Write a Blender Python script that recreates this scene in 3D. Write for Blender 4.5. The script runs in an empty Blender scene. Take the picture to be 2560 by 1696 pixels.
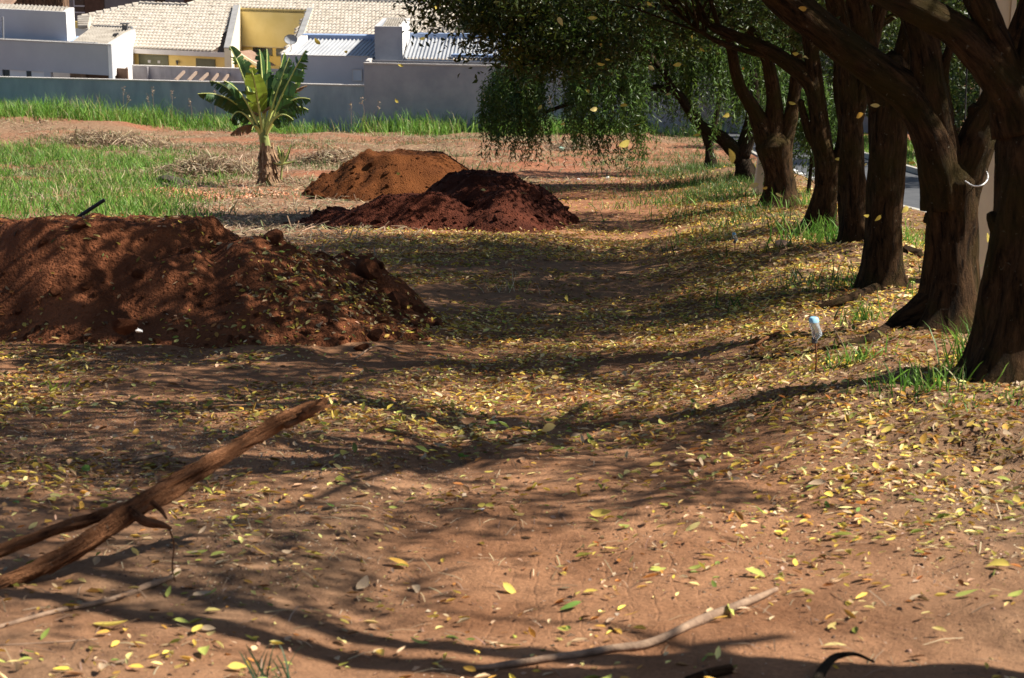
import bpy, math, random
import numpy as np
from mathutils import Vector, Matrix

random.seed(7); RNG = np.random.default_rng(11)
SC = bpy.context.scene
C = SC.collection

# ------------------------------------------------------------------ camera
CAM_H = 1.7
FPX = 4700.0            # focal length in pixels of a 2560 px wide frame
PITCH = math.atan(0.2336)
cam = bpy.data.cameras.new("camera"); camo = bpy.data.objects.new("camera", cam); C.objects.link(camo)
cam.sensor_width = 36.0; cam.lens = FPX / 2560 * 36.0
cam.clip_start = 0.1; cam.clip_end = 2000
camo.location = (0, 0, CAM_H); camo.rotation_euler = (math.pi / 2 - PITCH, 0, 0)
cam.dof.use_dof = True; cam.dof.focus_distance = 18.0; cam.dof.aperture_fstop = 6.3
SC.camera = camo

# ------------------------------------------------------------------ sky, sun, exposure
SUN_EL = math.radians(45); SUN_BEYOND = math.radians(3)      # to the right, this far beyond square-on
SUN = Vector((math.cos(SUN_BEYOND) * math.cos(SUN_EL), math.sin(SUN_BEYOND) * math.cos(SUN_EL), math.sin(SUN_EL)))
w = bpy.data.worlds.new("World"); SC.world = w; w.use_nodes = True
nt = w.node_tree; nt.nodes.clear()
sky = nt.nodes.new("ShaderNodeTexSky"); sky.sky_type = 'NISHITA'; sky.sun_disc = False
sky.sun_elevation = SUN_EL; sky.sun_rotation = math.pi / 2 - SUN_BEYOND
sky.air_density = 1.0; sky.dust_density = 1.0; sky.ozone_density = 1.0
bg = nt.nodes.new("ShaderNodeBackground"); bg.inputs[1].default_value = 0.05
out = nt.nodes.new("ShaderNodeOutputWorld")
nt.links.new(sky.outputs[0], bg.inputs[0]); nt.links.new(bg.outputs[0], out.inputs[0])
sl = bpy.data.lights.new("sun", 'SUN'); sl.energy = 5.0; sl.angle = math.radians(0.53); sl.color = (1.0, 0.93, 0.82)
so = bpy.data.objects.new("sun", sl); C.objects.link(so)
so.rotation_euler = (-SUN).to_track_quat('-Z', 'Y').to_euler()
SC.view_settings.view_transform = 'Standard'; SC.view_settings.look = 'None'
SC.view_settings.exposure = 1.12; SC.view_settings.gamma = 1.0; SC.view_settings.use_curve_mapping = False
SC.cycles.max_bounces = 6; SC.cycles.transparent_max_bounces = 8
SC.cycles.use_denoising = True

# ------------------------------------------------------------------ where a point of the photograph lies
SP, CP = math.sin(PITCH), math.cos(PITCH)
def ray(u, v):
    a = (u - 1280) / FPX; t = -(v - 848) / FPX
    return np.array([a, CP + t * SP, t * CP - SP])
def PY(u, v, Y):            # full-size photo pixel at distance Y
    d = ray(u, v); k = Y / d[1]
    return np.array([d[0] * k, Y, CAM_H + d[2] * k])
def PZ(u, v, z):            # full-size photo pixel at height z
    d = ray(u, v); k = (z - CAM_H) / d[2]
    return np.array([d[0] * k, d[1] * k, z])
Q = 1.0815                  # my measurements on the 2367 px view
def D(u, v, Y): return PY(u * Q, v * Q, Y)

# ------------------------------------------------------------------ noise
def _h(ix, iy, s):
    n = np.sin(ix * 127.1 + iy * 311.7 + s * 74.7) * 43758.5453
    return n - np.floor(n)
def vnoise(x, y, s=0):
    x = np.asarray(x, float); y = np.asarray(y, float)
    ix, iy = np.floor(x), np.floor(y); fx, fy = x - ix, y - iy
    fx = fx * fx * (3 - 2 * fx); fy = fy * fy * (3 - 2 * fy)
    a, b = _h(ix, iy, s), _h(ix + 1, iy, s); c, d = _h(ix, iy + 1, s), _h(ix + 1, iy + 1, s)
    return (a + (b - a) * fx) + ((c + (d - c) * fx) - (a + (b - a) * fx)) * fy - 0.5
def fbm(x, y, f, o=4, s=0, g=0.5):
    r = 0; a = 1.0
    for i in range(o):
        r = r + a * vnoise(x * f + i * 17.3, y * f - i * 9.1, s + i); f = f * 2.03; a *= g
    return r
def sstep(a, b, x):
    t = np.clip((np.asarray(x, float) - a) / (b - a), 0, 1); return t * t * (3 - 2 * t)
def softplus(x, k): return k * np.logaddexp(0, np.asarray(x, float) / k)

# ------------------------------------------------------------------ terrain height
def prof(y): return -0.11 * np.asarray(y, float) + 0.024 * softplus(np.asarray(y, float) - 39, 3) + 0.086 * softplus(np.asarray(y, float) - 100, 4)
def xrow(y): return 2.75 + 0.075 * (np.clip(y, -5, 45) - 10)         # line of the trees
def road_l(y): return 6.9 + 0.05 * softplus(np.asarray(y, float) - 48, 4)
def gz(x, y, fine=True):
    x = np.asarray(x, float); y = np.asarray(y, float)
    z = prof(y)
    xr = xrow(y)
    z = z + 0.20 * sstep(xr - 2.3, xr - 0.1, x) * (1 - 0.8 * sstep(xr + 0.5, xr + 1.7, x)) * (1 - sstep(44, 52, y)) * (.12 + .88 * sstep(6.5, 10.5, y))
    z = z - 0.06 * np.exp(-((x - (xr - 2.6)) / 0.9) ** 2) * (1 - sstep(26, 34, y))
    z = z + 0.55 * np.exp(-((x + 21) / 6.5) ** 2 - ((y - 73) / 5.5) ** 2)
    z = z + 0.35 * sstep(-6, -18, x) * sstep(30, 60, y) * 0.5
    left = 1 - sstep(xr + 0.9, xr + 1.8, x)
    amp = left * (0.6 + 0.4 * sstep(2, 12, y)) + 0.05
    z = z + 0.07 * fbm(x, y, 0.5, 3, 3) * amp
    z = z + 0.24 * fbm(x, y, 0.6, 5, 9) * sstep(38, 52, y) * (1 - sstep(85, 95, y)) * left
    if fine:
        z = z + (0.026 * fbm(x, y, 3.1, 4, 21) + .010 * fbm(x, y, 9.0, 3, 23)) * amp + 0.05 * np.maximum(0, fbm(x, y, 1.3, 3, 31) - 0.25) * amp
        bank = sstep(xr - 1.5, xr - 0.4, x) * (1 - sstep(xr + 0.6, xr + 1.2, x))
        z = z + bank * 0.11 * fbm(x, y, 1.9, 4, 41)
        # shallow tyre ruts along the path
        for c, s in ((-0.75, 0.2), (0.75, 0.2)):
            z = z - 0.022 * np.exp(-((x - 0.35 - c - 0.012 * (y - 6) + 0.1 * np.sin(y * .35)) / s) ** 2) * (1 - sstep(9, 24, y))
    rl = road_l(y)
    z = z - 0.35 * sstep(rl - 0.02, rl + 0.06, x) * (1 - sstep(rl + 3.3, rl + 3.4, x))
    return z
EPS = 0.05
# --- soil heaps: heights above the terrain
def _ell(x, y, cx, cy, rx, ry, rot=0):
    c, s = math.cos(rot), math.sin(rot); dx, dy = x - cx, y - cy
    return np.sqrt(((dx * c + dy * s) / rx) ** 2 + ((-dx * s + dy * c) / ry) ** 2)
def cone(d, flat=0.35, p=1.15):                       # flat-topped heap profile, 1 at the centre
    return np.clip((1 - d) / (1 - flat), 0, 1) ** p
def heap_near(x, y):
    n = fbm(x, y, 1.1, 4, 51); wx = x + 0.34 * n; wy = y + 0.3 * fbm(x, y, 1.2, 4, 57)
    h = 0.80 * cone(_ell(wx, wy, -3.35, 15.05, 1.95, 1.75, -0.05), 0.42)
    h2 = 0.62 * cone(_ell(wx, wy, -1.98, 14.75, 1.45, 1.5, -0.25), 0.22, 1.0)
    h3 = 0.55 * cone(_ell(wx, wy, -4.9, 14.6, 1.6, 1.5, 0), 0.4)
    h4 = 0.46 * cone(_ell(wx, wy, -1.42, 15.55, .75, .8, 0), 0.35)
    h5 = 0.62 * cone(_ell(wx, wy, -2.75, 14.35, .95, .95, 0.3), 0.35)
    h = np.maximum.reduce([h, h2, h3, h4, h5])
    m = np.clip(h / 0.25, 0, 1)
    h = h + m * (0.12 * fbm(x, y, 1.5, 5, 61) + 0.045 * np.abs(fbm(x, y, 4.2, 3, 67)) + 0.03 * fbm(x, y, 10, 4, 69) + .05 * np.maximum(0, fbm(x, y, 3.3, 3, 63) - .2))
    return np.maximum(h, 0) * (h > 0.004)
def heap_ochre(x, y):
    wx = x + 0.12 * fbm(x, y, 2.0, 4, 71); wy = y + 0.12 * fbm(x, y, 2.0, 4, 77)
    h = 0.84 * cone(_ell(wx, wy, -2.15, 37.3, 2.1, 2.2, 0.0), 0.42, 1.0)
    m = np.clip(h / 0.2, 0, 1)
    rough = sstep(-1.9, -2.9, x)
    h = h + m * (0.05 * fbm(x, y, 1.4, 4, 81) + (0.03 + 0.12 * rough) * fbm(x, y, 3.5, 4, 83))
    return np.maximum(h, 0) * (h > 0.005)
def heap_red(x, y):
    wx = x + 0.2 * fbm(x, y, 1.4, 4, 91); wy = y + 0.2 * fbm(x, y, 1.4, 4, 97)
    h = 0.74 * cone(_ell(wx, wy, -0.4, 29.2, 1.45, 1.7, -0.1), 0.36, 1.0)
    h2 = 0.50 * cone(_ell(wx, wy, -.05, 27.6, 0.90, 1.3, -0.2), 0.22)
    h3 = 0.45 * cone(_ell(wx, wy, -1.5, 27.5, 1.7, 0.75, -0.22), 0.3)
    h4 = 0.20 * cone(_ell(wx, wy, -2.6, 28.2, 1.0, 0.6, -0.3), 0.3)
    h = np.maximum.reduce([h, h2, h3, h4]); m = np.clip(h / 0.2, 0, 1)
    h = h + m * (0.10 * fbm(x, y, 1.8, 5, 101) + 0.07 * np.abs(fbm(x, y, 4.0, 3, 107)) + 0.03 * fbm(x, y, 9, 3, 109))
    return np.maximum(h, 0) * (h > 0.005)
def surf(x, y): return gz(x, y) + heap_near(x, y) + np.maximum(heap_ochre(x, y), heap_red(x, y))
_gx = np.arange(-8, 9.001, .045); _gy = np.arange(3.5, 48.001, .045)
_GX, _GY = np.meshgrid(_gx, _gy); _HG = surf(_GX.ravel(), _GY.ravel()).reshape(_GX.shape)
_surf_exact = surf
def surf(x, y):
    x = np.asarray(x, float); y = np.asarray(y, float)
    fx = (x + 8) / .045; fy = (y - 3.5) / .045; ok = (fx >= 0) & (fx < len(_gx) - 1.01) & (fy >= 0) & (fy < len(_gy) - 1.01)
    ix = np.clip(fx.astype(int), 0, len(_gx) - 2); iy = np.clip(fy.astype(int), 0, len(_gy) - 2); a = fx - ix; b = fy - iy
    h = (_HG[iy, ix] * (1 - a) + _HG[iy, ix + 1] * a) * (1 - b) + (_HG[iy + 1, ix] * (1 - a) + _HG[iy + 1, ix + 1] * a) * b
    if not ok.all(): h = np.where(ok, h, 0.0); h[~ok] = gz(x[~ok], y[~ok])
    return h
def normals(x, y, f=surf, e=0.03):
    n = np.stack([-(f(x + e, y) - f(x - e, y)) / (2 * e), -(f(x, y + e) - f(x, y - e)) / (2 * e), np.ones_like(x)], 1)
    return n / np.linalg.norm(n, axis=1)[:, None]
def G1(x, y): return float(surf(np.array([float(x)]), np.array([float(y)]))[0])

# ------------------------------------------------------------------ object helpers
def link(o, parent=None):
    C.objects.link(o)
    if parent is not None: o.parent = parent
    return o
def tag(o, label=None, cat=None, group=None, kind=None):
    if label: o["label"] = label
    if cat: o["category"] = cat
    if group: o["group"] = group
    if kind: o["kind"] = kind
    return o
def empty(name, loc=(0, 0, 0), rz=0.0):
    o = bpy.data.objects.new(name, None); o.location = tuple(float(c) for c in loc); o.rotation_euler = (0, 0, rz)
    o.empty_display_size = 0.1
    return link(o)
def mesh(name, V, F, mat, cols=None, smooth=False):
    V = np.asarray(V, np.float32).reshape(-1, 3)
    me = bpy.data.meshes.new(name)
    if isinstance(F, np.ndarray):
        n, k = F.shape
        me.vertices.add(len(V)); me.vertices.foreach_set("co", V.ravel())
        me.loops.add(n * k); me.loops.foreach_set("vertex_index", F.astype(np.int32).ravel())
        me.polygons.add(n); me.polygons.foreach_set("loop_start", np.arange(0, n * k, k, dtype=np.int32))
        me.update(calc_edges=True)
    else:
        me.from_pydata([tuple(map(float, v)) for v in V], [], [tuple(int(i) for i in f) for f in F]); me.update()
    if cols is not None:
        at = me.color_attributes.new("Col", 'FLOAT_COLOR', 'POINT')
        c = np.ones((len(V), 4), np.float32); c[:, :3] = cols
        at.data.foreach_set("color", c.ravel())
    if smooth: me.polygons.foreach_set("use_smooth", np.ones(len(me.polygons), bool))
    me.materials.append(mat)
    return me
def obj(name, V, F, mat, parent=None, cols=None, smooth=False, loc=None, local=False):
    """Mesh object. World-space V; under a parent the parent's placement is taken off unless local."""
    V = np.asarray(V, float).reshape(-1, 3)
    if cols is None and SWEEP_C is not None and len(SWEEP_C) == len(V) and mat.name in ("bark", "dark_bark", "torn_wood"): cols = SWEEP_C
    if parent is not None and not local:
        M = np.array(parent_matrix(parent).inverted()); V = V @ M[:3, :3].T + M[:3, 3]
    if loc is not None: V = V - np.asarray(loc, float)
    o = bpy.data.objects.new(name, mesh(name, V, F, mat, cols, smooth))
    if loc is not None: o.location = tuple(float(c) for c in loc)
    return link(o, parent)
def parent_matrix(p):
    M = Matrix.LocRotScale(p.location, p.rotation_euler, p.scale)
    return parent_matrix(p.parent) @ M if p.parent else M
class MB:
    def __init__(s): s.V = []; s.F = []
    def add(s, V, F):
        b = len(s.V); s.V.extend([tuple(map(float, v)) for v in V]); s.F.extend([tuple(int(i) + b for i in f) for f in F]); return s
    def quad(s, a, b, c, d): return s.add([a, b, c, d], [(0, 1, 2, 3)])
    def hexa(s, p):      # 8 corners: bottom 4 (ccw) then top 4
        return s.add(p, [(3, 2, 1, 0), (4, 5, 6, 7), (0, 1, 5, 4), (1, 2, 6, 5), (2, 3, 7, 6), (3, 0, 4, 7)])
    def box(s, x0, x1, y0, y1, z0, z1):
        return s.hexa([(x0, y0, z0), (x1, y0, z0), (x1, y1, z0), (x0, y1, z0), (x0, y0, z1), (x1, y0, z1), (x1, y1, z1), (x0, y1, z1)])
    def slab(s, a, b, depth, z0, z1, zb0=None, zb1=None):
        """wall from plan point a to b, its thickness going back (left of a->b), z0..z1"""
        a = np.array(a[:2], float); b = np.array(b[:2], float); t = b - a; t /= np.linalg.norm(t); n = np.array([-t[1], t[0]]) * depth
        zb0 = z0 if zb0 is None else zb0; zb1 = z1 if zb1 is None else zb1
        P = lambda q, z: (q[0], q[1], z)
        return s.hexa([P(a, z0), P(b, zb0), P(b + n, zb0), P(a + n, z0), P(a, z1), P(b, zb1), P(b + n, zb1), P(a + n, z1)])
    def make(s, name, mat, parent=None, smooth=False, loc=None): return obj(name, s.V, s.F, mat, parent, None, smooth, loc)
SWEEP_C = None
def catmull(P, R, sub):
    P = np.asarray(P, float); R = np.asarray(R, float)
    if len(P) == 2: sub = max(sub, 2)
    Pe = np.vstack([2 * P[0] - P[1], P, 2 * P[-1] - P[-2]]); Re = np.concatenate([[R[0]], R, [R[-1]]])
    op, orr = [], []
    for i in range(1, len(Pe) - 2):
        for k in range(sub):
            t = k / sub
            a, b, c, d = Pe[i - 1], Pe[i], Pe[i + 1], Pe[i + 2]
            op.append(.5 * ((2 * b) + (-a + c) * t + (2 * a - 5 * b + 4 * c - d) * t * t + (-a + 3 * b - 3 * c + d) * t ** 3))
            orr.append(Re[i] + (Re[i + 1] - Re[i]) * t)
    op.append(P[-1]); orr.append(R[-1])
    return np.array(op), np.array(orr)
def sweep(P, R, seg=10, sub=5, wob=0.05, flare=None, seed=0, cap=True, freq=2.5, dome=False):
    P, R = catmull(P, R, sub)
    n = len(P); T = np.gradient(P, axis=0); T /= np.linalg.norm(T, axis=1)[:, None] + 1e-9
    ref = np.array([1., 0, 0]) if abs(T[0][0]) < 0.8 else np.array([0, 1., 0])
    global SWEEP_C
    SWEEP_C = []
    V = []; u = ref - T[0] * ref.dot(T[0]); u /= np.linalg.norm(u)
    L = np.concatenate([[0], np.cumsum(np.linalg.norm(np.diff(P, axis=0), axis=1))])
    ph = np.arange(seg) / seg * 2 * np.pi
    for i in range(n):
        u = u - T[i] * u.dot(T[i]); u /= np.linalg.norm(u); v = np.cross(T[i], u)
        SWEEP_C.append(np.stack([np.cos(ph) * R[i] + seed * .37, np.sin(ph) * R[i], np.full(seg, L[i])], 1))
        r = R[i] * (1 + wob * .8 * vnoise(np.cos(ph) * freq * 1.3 + seed + 90, L[i] * freq / (R[0] * 2 + .1) + np.sin(ph) * freq * 1.3 + 90, seed + 5) + wob * 2 * vnoise(np.cos(ph) * freq * .5 + seed * 3.1 + 50, L[i] * freq / (R[0] * 6 + .2) + np.sin(ph) * freq * .5 + 50, seed))
        if flare: r = r * flare(L[i], ph)
        if dome and i == n - 1: r = r * 0.55
        V.append(P[i] + np.outer(np.cos(ph) * r, u) + np.outer(np.sin(ph) * r, v))
    V = np.concatenate(V); F = []; SWEEP_C = np.concatenate(SWEEP_C)
    for i in range(n - 1):
        for k in range(seg):
            a = i * seg + k; b = i * seg + (k + 1) % seg
            F.append((a, b, b + seg, a + seg))
    if cap:
        F.append(tuple(range(seg - 1, -1, -1)))
        if dome:
            V = np.vstack([V, P[-1] + T[-1] * R[-1] * 0.35]); SWEEP_C = np.vstack([SWEEP_C, SWEEP_C[-1]])
            for k in range(seg): F.append(((n - 1) * seg + k, (n - 1) * seg + (k + 1) % seg, len(V) - 1))
        else: F.append(tuple((n - 1) * seg + k for k in range(seg)))
    return V, F
def inst(tv, tf, pos, n, t, sc):
    """copies of a template: n = each copy's z axis, t = rough x axis, sc = scale (N,3)"""
    N = len(pos); n = n / np.linalg.norm(n, axis=1)[:, None]
    t = t - n * (t * n).sum(1)[:, None]; t = t / (np.linalg.norm(t, axis=1)[:, None] + 1e-9); b = np.cross(n, t)
    S = tv[None] * sc[:, None, :]
    V = pos[:, None, :] + S[..., 0:1] * t[:, None] + S[..., 1:2] * b[:, None] + S[..., 2:3] * n[:, None]
    k = len(tv); F = (tf[None] + (np.arange(N) * k)[:, None, None]).reshape(-1, tf.shape[1])
    return V.reshape(-1, 3), F
def rcol(N, k, pal, wts, jit=0.15):
    pal = np.array(pal, float); i = RNG.choice(len(pal), N, p=np.array(wts) / sum(wts))
    c = pal[i] * (1 + jit * RNG.normal(size=(N, 1))) * (1 + 0.05 * RNG.normal(size=(N, 3)))
    return np.repeat(np.clip(c, 0.005, 0.95), k, axis=0)

# leaf templates
LEAF4_V = np.array([[0, 0, 0], [.45, .5, .10], [1, 0, -.08], [.45, -.5, .10]]); LEAF4_F = np.array([[0, 2, 1], [0, 3, 2]])
LEAF8_V = np.array([[0, 0, 0], [.32, .46, .13], [.3, 0, .0], [.32, -.46, .13], [.68, .38, .15], [.68, 0, .04], [.68, -.38, .15], [1, 0, .12]])
LEAF8_F = np.array([[0, 2, 1], [0, 3, 2], [1, 2, 5], [1, 5, 4], [2, 3, 6], [2, 6, 5], [4, 5, 7], [5, 6, 7]])
BLADE_V = np.array([[0, -.5, 0], [0, .5, 0], [.12, -.42, .5], [.12, .42, .5], [.34, -.22, .84], [.34, .22, .84], [.62, 0, 1.0]])
BLADE_F = np.array([[0, 1, 3], [0, 3, 2], [2, 3, 5], [2, 5, 4], [4, 5, 6]])
HAY_V = np.array([[-.5, -.5, 0], [-.5, .5, 0], [0, -.5, .12], [0, .5, .12], [.5, -.4, 0.02], [.5, .4, .02]])
HAY_F = np.array([[0, 2, 3], [0, 3, 1], [2, 4, 5], [2, 5, 3]])

# ------------------------------------------------------------------ materials
def newmat(name):
    m = bpy.data.materials.new(name); m.use_nodes = True; t = m.node_tree
    return m, t, t.nodes["Principled BSDF"], t.nodes["Material Output"]
def nd(t, kind, **kw):
    n = t.nodes.new(kind)
    for k, v in kw.items():
        if k.startswith("i_"): n.inputs[k[2:].replace("_", " ")].default_value = v
        else: setattr(n, k, v)
    return n
def tri(c): return (c[0], c[1], c[2], 1)
def mat(name, c1, c2=None, scale=6.0, rough=0.85, bump=0.2, bscale=None, bdist=0.01, metal=0.0, spec=0.3, stretch=(1, 1, 1), lo=.35, hi=.65, obj_coords=True):
    m, t, p, o = newmat(name)
    tc = nd(t, "ShaderNodeTexCoord"); mp = nd(t, "ShaderNodeMapping"); mp.inputs["Scale"].default_value = stretch
    t.links.new(tc.outputs["Object"], mp.inputs[0])
    p.inputs["Roughness"].default_value = rough; p.inputs["Metallic"].default_value = metal; p.inputs["Specular IOR Level"].default_value = spec
    if c2 is None: p.inputs["Base Color"].default_value = tri(c1)
    else:
        n = nd(t, "ShaderNodeTexNoise"); n.inputs["Scale"].default_value = scale; n.inputs["Detail"].default_value = 8; n.inputs["Roughness"].default_value = .6
        r = nd(t, "ShaderNodeValToRGB"); r.color_ramp.elements[0].position = lo; r.color_ramp.elements[1].position = hi
        r.color_ramp.elements[0].color = tri(c1); r.color_ramp.elements[1].color = tri(c2)
        t.links.new(mp.outputs[0], n.inputs[0]); t.links.new(n.outputs[0], r.inputs[0]); t.links.new(r.outputs[0], p.inputs["Base Color"])
    if bump:
        n2 = nd(t, "ShaderNodeTexNoise"); n2.inputs["Scale"].default_value = bscale or scale * 4; n2.inputs["Detail"].default_value = 8
        b = nd(t, "ShaderNodeBump"); b.inputs["Strength"].default_value = bump; b.inputs["Distance"].default_value = bdist
        t.links.new(mp.outputs[0], n2.inputs[0]); t.links.new(n2.outputs[0], b.inputs["Height"]); t.links.new(b.outputs[0], p.inputs["Normal"])
    return m
def leafmat(name, trans=0.35, rough=0.5, tint=(1, 1, 1), spec=0.3):
    """colour from the per-leaf attribute, partly translucent"""
    m, t, p, o = newmat(name)
    at = nd(t, "ShaderNodeVertexColor", layer_name="Col")
    p.inputs["Roughness"].default_value = rough; p.inputs["Specular IOR Level"].default_value = spec
    tr = nd(t, "ShaderNodeBsdfTranslucent"); mx = nd(t, "ShaderNodeMixShader"); mx.inputs[0].default_value = trans
    t.links.new(at.outputs[0], p.inputs["Base Color"]); t.links.new(at.outputs[0], tr.inputs[0])
    t.links.new(p.outputs[0], mx.inputs[1]); t.links.new(tr.outputs[0], mx.inputs[2]); t.links.new(mx.outputs[0], o.inputs[0])
    return m
def leafflat(name, c, c2, trans=0.3, rough=.75):
    m = mat(name, c, c2, scale=25, rough=rough, bump=.25, bscale=60, bdist=.003)
    t = m.node_tree; p = t.nodes["Principled BSDF"]; o = t.nodes["Material Output"]
    src = p.inputs["Base Color"].links[0].from_socket
    tr = nd(t, "ShaderNodeBsdfTranslucent"); mx = nd(t, "ShaderNodeMixShader"); mx.inputs[0].default_value = trans
    t.links.new(src, tr.inputs[0]); t.links.new(p.outputs[0], mx.inputs[1]); t.links.new(tr.outputs[0], mx.inputs[2]); t.links.new(mx.outputs[0], o.inputs[0])
    return m

def ground_mat():
    m, t, p, o = newmat("soil")
    L = t.links.new
    tc = nd(t, "ShaderNodeTexCoord")
    at = nd(t, "ShaderNodeVertexColor", layer_name="Col")       # r: dry mown grass, g: red earth, b: darker soil, humus on bank and at left front
    sp = nd(t, "ShaderNodeSeparateColor"); L(at.outputs[0], sp.inputs[0])
    def noise(s, d=8, r=.6):
        n = nd(t, "ShaderNodeTexNoise"); n.inputs["Scale"].default_value = s; n.inputs["Detail"].default_value = d; n.inputs["Roughness"].default_value = r
        L(tc.outputs["Object"], n.inputs[0]); return n
    def ramp(src, a, b, c1, c2):
        r = nd(t, "ShaderNodeValToRGB"); r.color_ramp.elements[0].position = a; r.color_ramp.elements[1].position = b
        r.color_ramp.elements[0].color = tri(c1); r.color_ramp.elements[1].color = tri(c2); L(src, r.inputs[0]); return r
    def mix(f, a, b, mode='MIX'):
        x = nd(t, "ShaderNodeMix", data_type='RGBA', blend_type=mode)
        if hasattr(f, "links"): L(f, x.inputs[0])
        else: x.inputs[0].default_value = f
        L(a, x.inputs[6]); L(b, x.inputs[7]); return x.outputs[2]
    n1 = noise(1.6); n2 = noise(9); n3 = noise(55, 6, .7); n4 = noise(0.35)
    soil = ramp(n1.outputs[0], .32, .68, (.19, .088, .042), (.385, .204, .108)).outputs[0]
    fine = ramp(n3.outputs[0], .3, .7, (.55, .52, .5), (1.15, 1.12, 1.1)).outputs[0]
    soil = mix(.8, soil, fine, 'MULTIPLY')
    red = ramp(n2.outputs[0], .3, .7, (.16, .055, .028), (.32, .13, .07)).outputs[0]
    hay = ramp(n2.outputs[0], .3, .7, (.13, .070, .040), (.27, .175, .105)).outputs[0]
    dark_soil = ramp(n2.outputs[0], .3, .7, (.10, .058, .034), (.27, .16, .09)).outputs[0]
    c = mix(sp.outputs[1], soil, red); c = mix(sp.outputs[0], c, hay); c = mix(sp.outputs[2], c, dark_soil)
    # pale grit specks
    vo = nd(t, "ShaderNodeTexVoronoi"); vo.inputs["Scale"].default_value = 26; L(tc.outputs["Object"], vo.inputs[0])
    spk = ramp(vo.outputs["Distance"], .05, .12, (1, 1, 1), (0, 0, 0))
    gate = ramp(n2.outputs[0], .56, .62, (0, 0, 0), (.6, .6, .6)); g2 = mix(1.0, spk.outputs[0], gate.outputs[0], 'MULTIPLY')
    pale = nd(t, "ShaderNodeRGB"); pale.outputs[0].default_value = (.5, .36, .26, 1)
    c = mix(g2, c, pale.outputs[0]) if False else c
    L(c, p.inputs["Base Color"]); p.inputs["Roughness"].default_value = .95; p.inputs["Specular IOR Level"].default_value = .15
    # relief: crumbs plus a tyre print pressed into the path
    sx = nd(t, "ShaderNodeSeparateXYZ"); L(tc.outputs["Object"], sx.inputs[0])
    def mth(op, a, b=None, **k):
        x = nd(t, "ShaderNodeMath", operation=op)
        for i, q in enumerate((a, b)):
            if q is None: continue
            if hasattr(q, "links"): L(q, x.inputs[i])
            else: x.inputs[i].default_value = q
        return x.outputs[0]
    wob = mth('MULTIPLY', mth('SUBTRACT', n1.outputs[0], .5), .16)
    X = mth('ADD', mth('SUBTRACT', sx.outputs[0], mth('MULTIPLY', sx.outputs[1], .02)), wob)
    def groove(coord, pitch, wid):
        fr = mth('FRACT', mth('DIVIDE', coord, pitch)); d = mth('ABSOLUTE', mth('SUBTRACT', fr, .5))
        r = nd(t, "ShaderNodeMapRange"); r.inputs["From Min"].default_value = 0; r.inputs["From Max"].default_value = wid; r.inputs["To Min"].default_value = 1; r.inputs["To Max"].default_value = 0
        L(d, r.inputs["Value"]); return r.outputs[0]
    brk = ramp(noise(7).outputs[0], .44, .60, (0, 0, 0), (1, 1, 1)).outputs[0]
    g = mth('MULTIPLY', groove(X, .085, .10), brk)
    Y = mth('ADD', sx.outputs[1], mth('MULTIPLY', n1.outputs[0], .15))
    gy = mth('MULTIPLY', mth('MULTIPLY', groove(Y, .11, .07), .12), brk)
    g = mth('MAXIMUM', g, gy)
    def band(c, a0, a1, b0, b1):
        r = nd(t, "ShaderNodeMapRange", interpolation_type='SMOOTHSTEP'); L(c, r.inputs[0]); r.inputs[1].default_value = a0; r.inputs[2].default_value = a1
        q = nd(t, "ShaderNodeMapRange", interpolation_type='SMOOTHSTEP'); L(c, q.inputs[0]); q.inputs[1].default_value = b0; q.inputs[2].default_value = b1; q.inputs[3].default_value = 1; q.inputs[4].default_value = 0
        return mth('MULTIPLY', r.outputs[0], q.outputs[0])
    msk = mth('MULTIPLY', band(sx.outputs[0], -.22, -.08, .62, .95), band(sx.outputs[1], 3, 3.5, 7.0, 8.6))
    g = mth('MULTIPLY', g, msk)
    hgt = mth('ADD', mth('ADD', mth('MULTIPLY', n3.outputs[0], .010), mth('MULTIPLY', n2.outputs[0], .03)), mth('MULTIPLY', noise(180, 4).outputs[0], .004))
    hgt = mth('SUBTRACT', hgt, mth('MULTIPLY', g, .004))
    b = nd(t, "ShaderNodeBump"); b.inputs["Strength"].default_value = 0.9; b.inputs["Distance"].default_value = 1.0
    L(hgt, b.inputs["Height"]); L(b.outputs[0], p.inputs["Normal"])
    return m
def soilmat(name, c1, c2, c3, sc=5):
    m = mat(name, c1, c2, scale=sc, rough=.97, bump=1.0, bscale=42, bdist=.05, spec=.1)
    return m
M = {}
M["ground"] = ground_mat()
M["heap_near"] = soilmat("loose_brown_earth", (.105, .036, .016), (.24, .086, .038), None, 2.2)
M["heap_ochre"] = soilmat("ochre_earth", (.085, .027, .008), (.14, .048, .014), None, 1.6)
M["heap_red"] = soilmat("dark_red_earth", (.050, .014, .008), (.105, .030, .016), None, 1.8)
M["asphalt"] = mat("asphalt", (.055, .058, .064), (.085, .088, .094), scale=3, rough=.8, bump=.3, bscale=90, bdist=.004)
M["kerb"] = mat("kerb_concrete", (.30, .28, .25), (.42, .40, .36), scale=5)
M["paint"] = mat("road_paint", (.62, .62, .60), (.78, .78, .76), scale=20, rough=.7)
M["bark"] = None
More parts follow.
